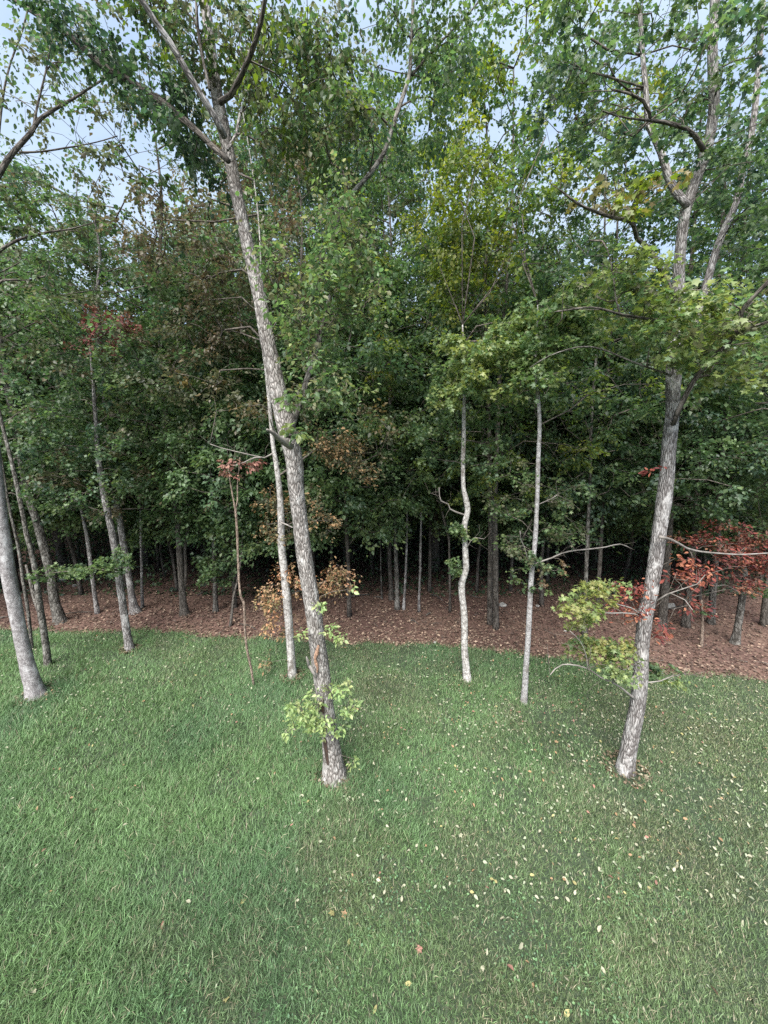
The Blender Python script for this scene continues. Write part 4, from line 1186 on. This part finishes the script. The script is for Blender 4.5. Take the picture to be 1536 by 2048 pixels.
segs = []
for k in range(150):
    x_ = r.normal(0, 6)
    y_ = float(edge_y(x_)) + 0.1 + 4.2 * r.random()
    a_ = r.random() * 6.28
    L_ = 0.06 + 0.22 * r.random() ** 2
    p = np.array([x_, y_, 0.03 + 0.02 * r.random()])
    q = p + np.array([math.cos(a_), math.sin(a_), r.normal(0, .15)]) * L_
    q[2] = max(q[2], 0.02)
    segs.append((np.array([p, (p + q) / 2 + r.normal(0, .012, 3), q]), np.array([.0055, .005, .003])))
V, T, A_ = twig_tubes(segs)
o = link('twig_litter', make_mesh('twig_litter', V, T, bark=A_), B_MOTTLE, kind='stuff')
o['label'] = 'small broken twigs strewn over the mulch bed'
o['category'] = 'twigs'

STICKS = [((690, 1197), (742, 1190), 'long grey fallen stick lying across the back of the mulch right of the big trunk'), ((350, 1182), (390, 1170), 'pale fallen stick beside the twin-stemmed dark trunk'), ((862, 1192), (885, 1203), 'short pale stick leaning in the mulch at centre'),
          ((938, 1192), (962, 1198), 'pale fallen stick between the crooked white trunk and the dark pair'), ((765, 1200), (748, 1196), 'bleached log end at the back of the mulch left of the thin stems'), ((852, 1233), (862, 1229), 'curled pale bark strip on the mulch at centre'),
          ((820, 1243), (836, 1250), 'thin pale twig in the tan mulch near the lawn edge'), ((1330, 1222), (1366, 1212), 'dim fallen branch between the shaded trunks right of the forked tree'), ((100, 1236), (190, 1226), 'dark stick lying in the mulch at the far left'),
          ((0, 1238), (22, 1234), 'grey stick in the mulch at the left edge of the picture'), ((480, 1250), (512, 1262), 'dark bent twig on the mulch near the pink-leaved pole'), ((395, 1192), (410, 1184), 'pale stick standing out of the mulch near the young maple')]
for k, (a, b_, lab) in enumerate(STICKS):
    p, q = on_ground(*a), on_ground(*b_)
    m = (p + q) / 2 + np.array([r.normal(0, .04), r.normal(0, .06), 0.05])
    p[2] = q[2] = 0.035
    rr_ = (0.014 + 0.010 * r.random()) * (1.5 if 'log' in lab or 'long' in lab else 1)
    rr_ *= 0.8
    V, T, A_ = tube([p, m, q], [rr_, rr_ * .9, rr_ * .55], sides=7, step=0.1, lump=0.15, seed=k * 1.7)
    tag(link('fallen_stick', make_mesh('fallen_stick', V, T, bark=A_, smooth=True), B_DARK if 'dark' in lab or 'dim' in lab else B_MOTTLE), lab, 'stick', 'sticks fallen on the mulch')

ROCKS = [(1005, 1212, 16, 'pale rock in the mulch right of the dark pair of trunks'), (128, 1160, 14, 'grey rock at the back of the mulch at the far left'), (105, 1215, 7, 'small tan stone in the mulch beside the stout far-left trunk'),
         (870, 1286, 8, 'small pale stone on the edge between mulch and lawn'), (1340, 1215, 22, 'dim grey boulder between the shaded trunks right of the forked tree'), (1075, 1213, 8, 'small pale stone at the back of the mulch behind the thin straight trunk'),
         (150, 1172, 9, 'flat grey stone at the back of the mulch behind the leafy low branch'), (1130, 1263, 6, 'pale pebble in the mulch left of the yellow-green spray')]
for k, (px, py, w, lab) in enumerate(ROCKS):
    p = on_ground(px, py)
    s = w / 2 * px_size(p)
    th, ph = np.meshgrid(np.linspace(0, np.pi, 9), np.linspace(0, 2 * np.pi, 14, endpoint=False), indexing='ij')
    D_ = np.stack([np.sin(th) * np.cos(ph), np.sin(th) * np.sin(ph), np.cos(th)], -1).reshape(-1, 3)
    V = D_ * (0.7 + 0.6 * vnoise(D_ * 1.7 + k * 4.1))[:, None] * np.array([1.0, .8, .62]) * s + np.array([0, 0, s * .25])
    i = np.arange(8)[:, None] * 14
    j = np.arange(14)[None]
    q = np.stack([i + j, i + 14 + j, i + 14 + (j + 1) % 14, i + (j + 1) % 14], -1).reshape(-1, 4)
    o = tag(link('rock', make_mesh('rock', V, np.vstack([q[:, [0, 1, 2]], q[:, [0, 2, 3]]]), smooth=False), M_ROCK), lab, 'rock', 'rocks lying in the mulch')
    o.location = (p[0], p[1], 0)

# ------------------------------------------------------------------ the grass
r = np.random.default_rng(97)


def blades(n, y0, y1, segs, wmul, seed, beside=False):
    r = np.random.default_rng(seed)
    y = y0 + (y1 - y0) * r.random(n * 2)
    x = (r.random(n * 2) * 2 - 1) * ((y * 0.985 + 0.7) * 1.10 + 0.4)
    if beside:      # the lawn goes on to both sides, more thinly built
        x = np.sign(x) * ((y * 0.985 + 0.7) * 1.10 + 0.4 + 3.0 * np.abs(x) / ((y * 0.985 + 0.7) * 1.10 + 0.4))
    p = 0.45 + 0.75 * noise2(x, y, 5.0, 1)
    p = p * np.clip((noise2(x, y, 2.1, 50) - 0.20) * 6, 0.55, 1)
    ok = (r.random(n * 2) < p) & (y < edge_y(x) - 0.03 + 0.16 * r.random(n * 2) ** 2)
    # worn rings at the trunk feet, widened so dark soil stands in for contact shadow
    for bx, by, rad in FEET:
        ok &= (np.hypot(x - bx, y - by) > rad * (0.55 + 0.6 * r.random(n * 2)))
    x, y = x[ok][:n], y[ok][:n]
    n = len(x)
    big = noise2(x, y, 0.45, 4)
    med = noise2(x, y, 1.6, 8)
    fine = noise2(x, y, 7.0, 12)
    lush = np.clip(0.52 - 0.19 * (x - 0.2) / 1.6 * np.exp(-((y - 3.5) / 3.5) ** 2) + 0.8 * (big - 0.5) + 0.5 * (med - 0.5), 0, 1)
    h = (0.032 + 0.050 * r.random(n) ** 1.6) * (0.65 + 0.75 * lush) * (0.8 + 0.4 * fine)
    for bx, by, rad in FEET:
        dd_ = np.hypot(x - bx, y - by)
        h = h * (1 + 0.55 * np.exp(-((dd_ - rad) / 0.10) ** 2))
    w = (0.0019 + 0.0017 * r.random(n)) * wmul
    comb = (noise2(x, y, 0.9, 21) - 0.5) * 9.0 + 0.5
    ang = comb + r.normal(0, 1.9, n)
    lean = np.stack([np.cos(ang), np.sin(ang)], -1) * (0.35 + 0.75 * r.random(n))[:, None]
    side = np.stack([-np.sin(ang), np.cos(ang)], -1)
    turn = r.normal(0, .6, n)
    side = side * np.cos(turn)[:, None] + np.stack([np.cos(ang), np.sin(ang)], -1) * np.sin(turn)[:, None]
    base = np.stack([x, y, 0.010 + lump_z(x, y)], -1)
    rows = []
    for k in range(segs + 1):
        t_ = k / segs
        off = lean * (h * t_ ** 1.7)[:, None]
        zz = h * (t_ - 0.32 * t_ * t_ * (np.linalg.norm(lean, axis=1)))
        cpt = base + np.concatenate([off, zz[:, None]], 1)
        wd = w * (1 - t_ ** 1.5) if k < segs else 0 * w
        sv = np.concatenate([side * wd[:, None], np.zeros((n, 1))], 1)
        if k < segs:
            rows += [cpt - sv, cpt + sv]
        else:
            rows += [cpt]
    V = np.stack(rows, 1)
    m = V.shape[1]
    tri = []
    for k in range(segs - 1):
        tri += [[2 * k, 2 * k + 1, 2 * k + 3], [2 * k, 2 * k + 3, 2 * k + 2]]
    tri += [[2 * segs - 2, 2 * segs - 1, 2 * segs]]
    T = np.array(tri)[None] + (np.arange(n) * m)[:, None, None]
    # base colour: lush blue-green to worn olive, a few straw blades
    lushc = np.array([.118, .200, .082])
    deepc = np.array([.078, .148, .072])
    wornc = np.array([.118, .144, .072])
    straw = np.array([.27, .25, .17])
    worn = np.clip(0.62 - lush + 0.9 * (noise2(x, y, 2.6, 30) - 0.5), 0, 1)[:, None]
    deep = np.clip(1.6 * (noise2(x, y, 1.1, 40) - 0.45), 0, 1)[:, None]
    c = lushc * (1 - deep) + deepc * deep
    c = c * (1 - worn) + wornc * worn
    st = r.random(n) < (0.05 + 0.14 * worn[:, 0])
    c[st] = straw * (0.6 + 0.6 * r.random((st.sum(), 1)))
    lt = r.random(n) < 0.10
    c[lt] = c[lt] * 1.6
    c *= (0.50 + 0.95 * r.random((n, 1)))
    return V.reshape(-1, 3), T.reshape(-1, 3), np.repeat(c, m, axis=0)


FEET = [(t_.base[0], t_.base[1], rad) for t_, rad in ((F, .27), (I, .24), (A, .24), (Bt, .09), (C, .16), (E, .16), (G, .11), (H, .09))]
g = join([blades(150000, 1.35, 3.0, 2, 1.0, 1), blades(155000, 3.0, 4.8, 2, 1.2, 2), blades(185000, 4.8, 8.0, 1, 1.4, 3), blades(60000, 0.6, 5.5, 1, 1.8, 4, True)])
o = link('lawn_grass', make_mesh('lawn_grass', *g), M_GRASS, kind='stuff')
o['label'] = 'mown green grass of the lawn with worn olive patches'
o['category'] = 'grass'

# clover and small weeds in patches among the blades
r = np.random.default_rng(55)
n = 26000
y = 1.6 + 5.6 * r.random(n)
x = (r.random(n) * 2 - 1) * ((y * 0.985 + 0.7) * 1.08)
keep = (y < edge_y(x) - 0.1) & (r.random(n) < np.clip((noise2(x, y, 1.9, 61) - 0.58) * 5, 0, 0.8))
x, y = x[keep], y[keep]
n = len(x)
pos = np.stack([x, y, 0.022 + 0.03 * r.random(n) + lump_z(x, y)], -1)
tip = np.stack([r.normal(0, 1, n), r.normal(0, 1, n), r.normal(0, .3, n)], -1)
nor = np.stack([r.normal(0, .3, n), r.normal(0, .3, n), np.ones(n)], -1)
cc = np.array([(.10, .19, .085), (.085, .16, .085), (.13, .22, .10)])[r.integers(0, 3, n)] * (0.7 + 0.5 * r.random((n, 1)))
V, T, _ = leaves_at(pos, tip, nor, 0.014 + 0.014 * r.random(n), 'kite')
o = link('lawn_weeds', make_mesh('lawn_weeds', V, T, np.repeat(cc, 4, axis=0)), M_GRASS, kind='stuff')
o['label'] = 'small round clover leaves in loose patches among the grass'
o['category'] = 'weeds'

# leaf scraps on the bare rings that imitate contact shadow round the trunks
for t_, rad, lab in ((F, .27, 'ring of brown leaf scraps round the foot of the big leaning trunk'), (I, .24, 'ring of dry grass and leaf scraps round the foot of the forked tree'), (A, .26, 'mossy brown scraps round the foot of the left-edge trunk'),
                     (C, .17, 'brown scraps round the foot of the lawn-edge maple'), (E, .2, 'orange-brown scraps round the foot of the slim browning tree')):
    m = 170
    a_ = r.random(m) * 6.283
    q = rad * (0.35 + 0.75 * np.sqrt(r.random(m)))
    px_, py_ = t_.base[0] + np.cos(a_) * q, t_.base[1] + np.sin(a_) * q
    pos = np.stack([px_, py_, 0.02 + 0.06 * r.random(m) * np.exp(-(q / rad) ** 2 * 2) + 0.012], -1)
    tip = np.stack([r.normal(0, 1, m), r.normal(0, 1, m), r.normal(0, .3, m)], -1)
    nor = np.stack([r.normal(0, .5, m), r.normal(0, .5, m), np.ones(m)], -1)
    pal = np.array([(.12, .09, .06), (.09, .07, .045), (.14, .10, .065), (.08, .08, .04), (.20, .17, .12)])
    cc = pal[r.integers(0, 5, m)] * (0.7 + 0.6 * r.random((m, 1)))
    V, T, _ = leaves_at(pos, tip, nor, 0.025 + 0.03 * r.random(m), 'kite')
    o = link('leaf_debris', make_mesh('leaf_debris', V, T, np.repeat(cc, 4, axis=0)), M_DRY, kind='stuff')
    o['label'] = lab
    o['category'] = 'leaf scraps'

# ------------------------------------------------------------------ fallen leaves on the lawn
FALL = [('cream', (.44, .43, .31), 'pale cream fallen leaf lying in the lawn grass', 'cream leaves fallen on the lawn', .46),
        ('pale', (.39, .43, .30), 'pale green fallen leaf lying in the lawn grass', 'pale green leaves fallen on the lawn', .32),
        ('yellow', (.42, .38, .17), 'yellow fallen leaf lying in the lawn grass', 'yellow leaves fallen on the lawn', .06),
        ('tan', (.40, .26, .15), 'tan brown fallen leaf lying in the lawn grass', 'tan brown leaves fallen on the lawn', .11),
        ('pinkish', (.36, .19, .15), 'pinkish fallen leaf lying in the lawn grass', 'pinkish leaves fallen on the lawn', .05)]


def fall_density(px, py):
    d = 0.32 + 0.68 * np.clip((px - 560) / 420, 0, 1)
    d *= np.where(py > 1640, 0.62, 1.0)
    d *= np.where((px < 560) & (py > 1450), 0.45, 1.0)
    return d


def scatter(n, lo, hi, seed):
    r = np.random.default_rng(seed)
    out = []
    while len(out) < n:
        y = lo + (hi - lo) * r.random()
        x = (r.random() * 2 - 1) * ((y * .985 + .7) * 1.06)
        if y > edge_y(x) - 0.05:
            continue
        p = np.array([x, y, 0.0])
        dd = depth_of(p)
        px = 768 + x / dd * FOC
        py = 1024 - ((p - CAM) @ UPV) / dd * FOC
        if r.random() < float(fall_density(px, py)):
            out.append((x, y))
    return np.array(out)


hand = [(325, 1864, 4, .11), (349, 1665, 0, .085), (61, 1980, 0, .13), (163, 1976, 0, .11), (528, 1830, 0, .09), (484, 1811, 2, .085), (668, 1831, 2, .085), (692, 1834, 3, .08), (1046, 1893, 0, .11), (968, 1936, 0, .10), (1101, 1812, 0, .10), (1436, 2001, 4, .10),
        (1466, 1936, 2, .09), (823, 1972, 2, .08), (841, 1898, 4, .085), (1014, 1934, 4, .10), (1138, 1971, 0, .10), (1398, 1899, 1, .12), (1480, 1860, 0, .11), (1195, 1872, 0, .09), (1354, 1738, 0, .10), (1160, 1710, 0, .09), (696, 1895, 2, .08), (455, 2005, 2, .08),
        (907, 1838, 1, .08), (998, 1842, 0, .09), (1242, 1912, 0, .085), (1525, 1963, 1, .09), (1506, 2000, 0, .11), (902, 1675, 0, .08), (390, 1680, 3, .08), (36, 1622, 2, .07), (1499, 1658, 1, .08), (1300, 1880, 0, .08), (746, 2035, 2, .08), (1128, 2040, 2, .09)]
r = np.random.default_rng(404)
pts = [(on_ground(a, b_)[0], on_ground(a, b_)[1], k, s) for a, b_, k, s in hand]
for x, y in np.vstack([scatter(150, 1.75, 3.9, 8), scatter(300 - 150 - len(hand), 3.9, 5.6, 9)]):
    k = int(np.searchsorted(np.cumsum([f[4] for f in FALL]), r.random() * 0.999))
    pts.append((x, y, k, 0.040 + 0.030 * r.random()))
for x, y, k, s in pts:
    key, rgb, lab, grp, _ = FALL[k]
    v = int(r.integers(0, 6))
    me = single_leaf_mesh(('curled', 'maple', 'oval', 'curled', 'oval', 'curled')[v], tuple(np.array(rgb) * (0.62, 0.75, 0.85)[int(r.integers(0, 3))]), M_DRY)
    o = tag(bpy.data.objects.new('fallen_leaf', me), lab, 'leaf', grp)
    col.objects.link(o)
    o.location = (x, y, 0.024 + 0.018 * r.random() + float(lump_z(np.array([x]), np.array([y]))[0]))
    o.rotation_euler = (r.normal(0, .5), r.normal(0, .5), r.random() * 6.28)
    s *= 0.66
    o.scale = (s * (0.8 + .3 * r.random()), s, s)
S2 = np.vstack([scatter(820, 2.6, 4.6, 18), scatter(1500, 4.6, 7.6, 19)])
n = len(S2)
pos = np.stack([S2[:, 0], S2[:, 1], 0.040 + 0.022 * r.random(n) + lump_z(S2[:, 0], S2[:, 1])], -1)
tip = np.stack([r.normal(0, 1, n), r.normal(0, 1, n), r.normal(0, .3, n)], -1)
nor = np.stack([r.normal(0, .35, n), r.normal(0, .35, n), np.ones(n)], -1)
k = np.searchsorted(np.cumsum([f[4] for f in FALL]), r.random(n) * 0.999)
cc = np.array([f[1] for f in FALL])[k] * (0.5 + 0.35 * r.random((n, 1)))
V, T, _ = leaves_at(pos, tip, nor, 0.022 + 0.026 * r.random(n), 'oval')
o = link('leaf_debris', make_mesh('leaf_debris', V, T, np.repeat(cc, len(TEMPLATES['oval'][0]), axis=0)), M_DRY, kind='stuff')
o['label'] = 'small pale leaves and leaf bits dotted thickly over the lawn'
o['category'] = 'fallen leaves'
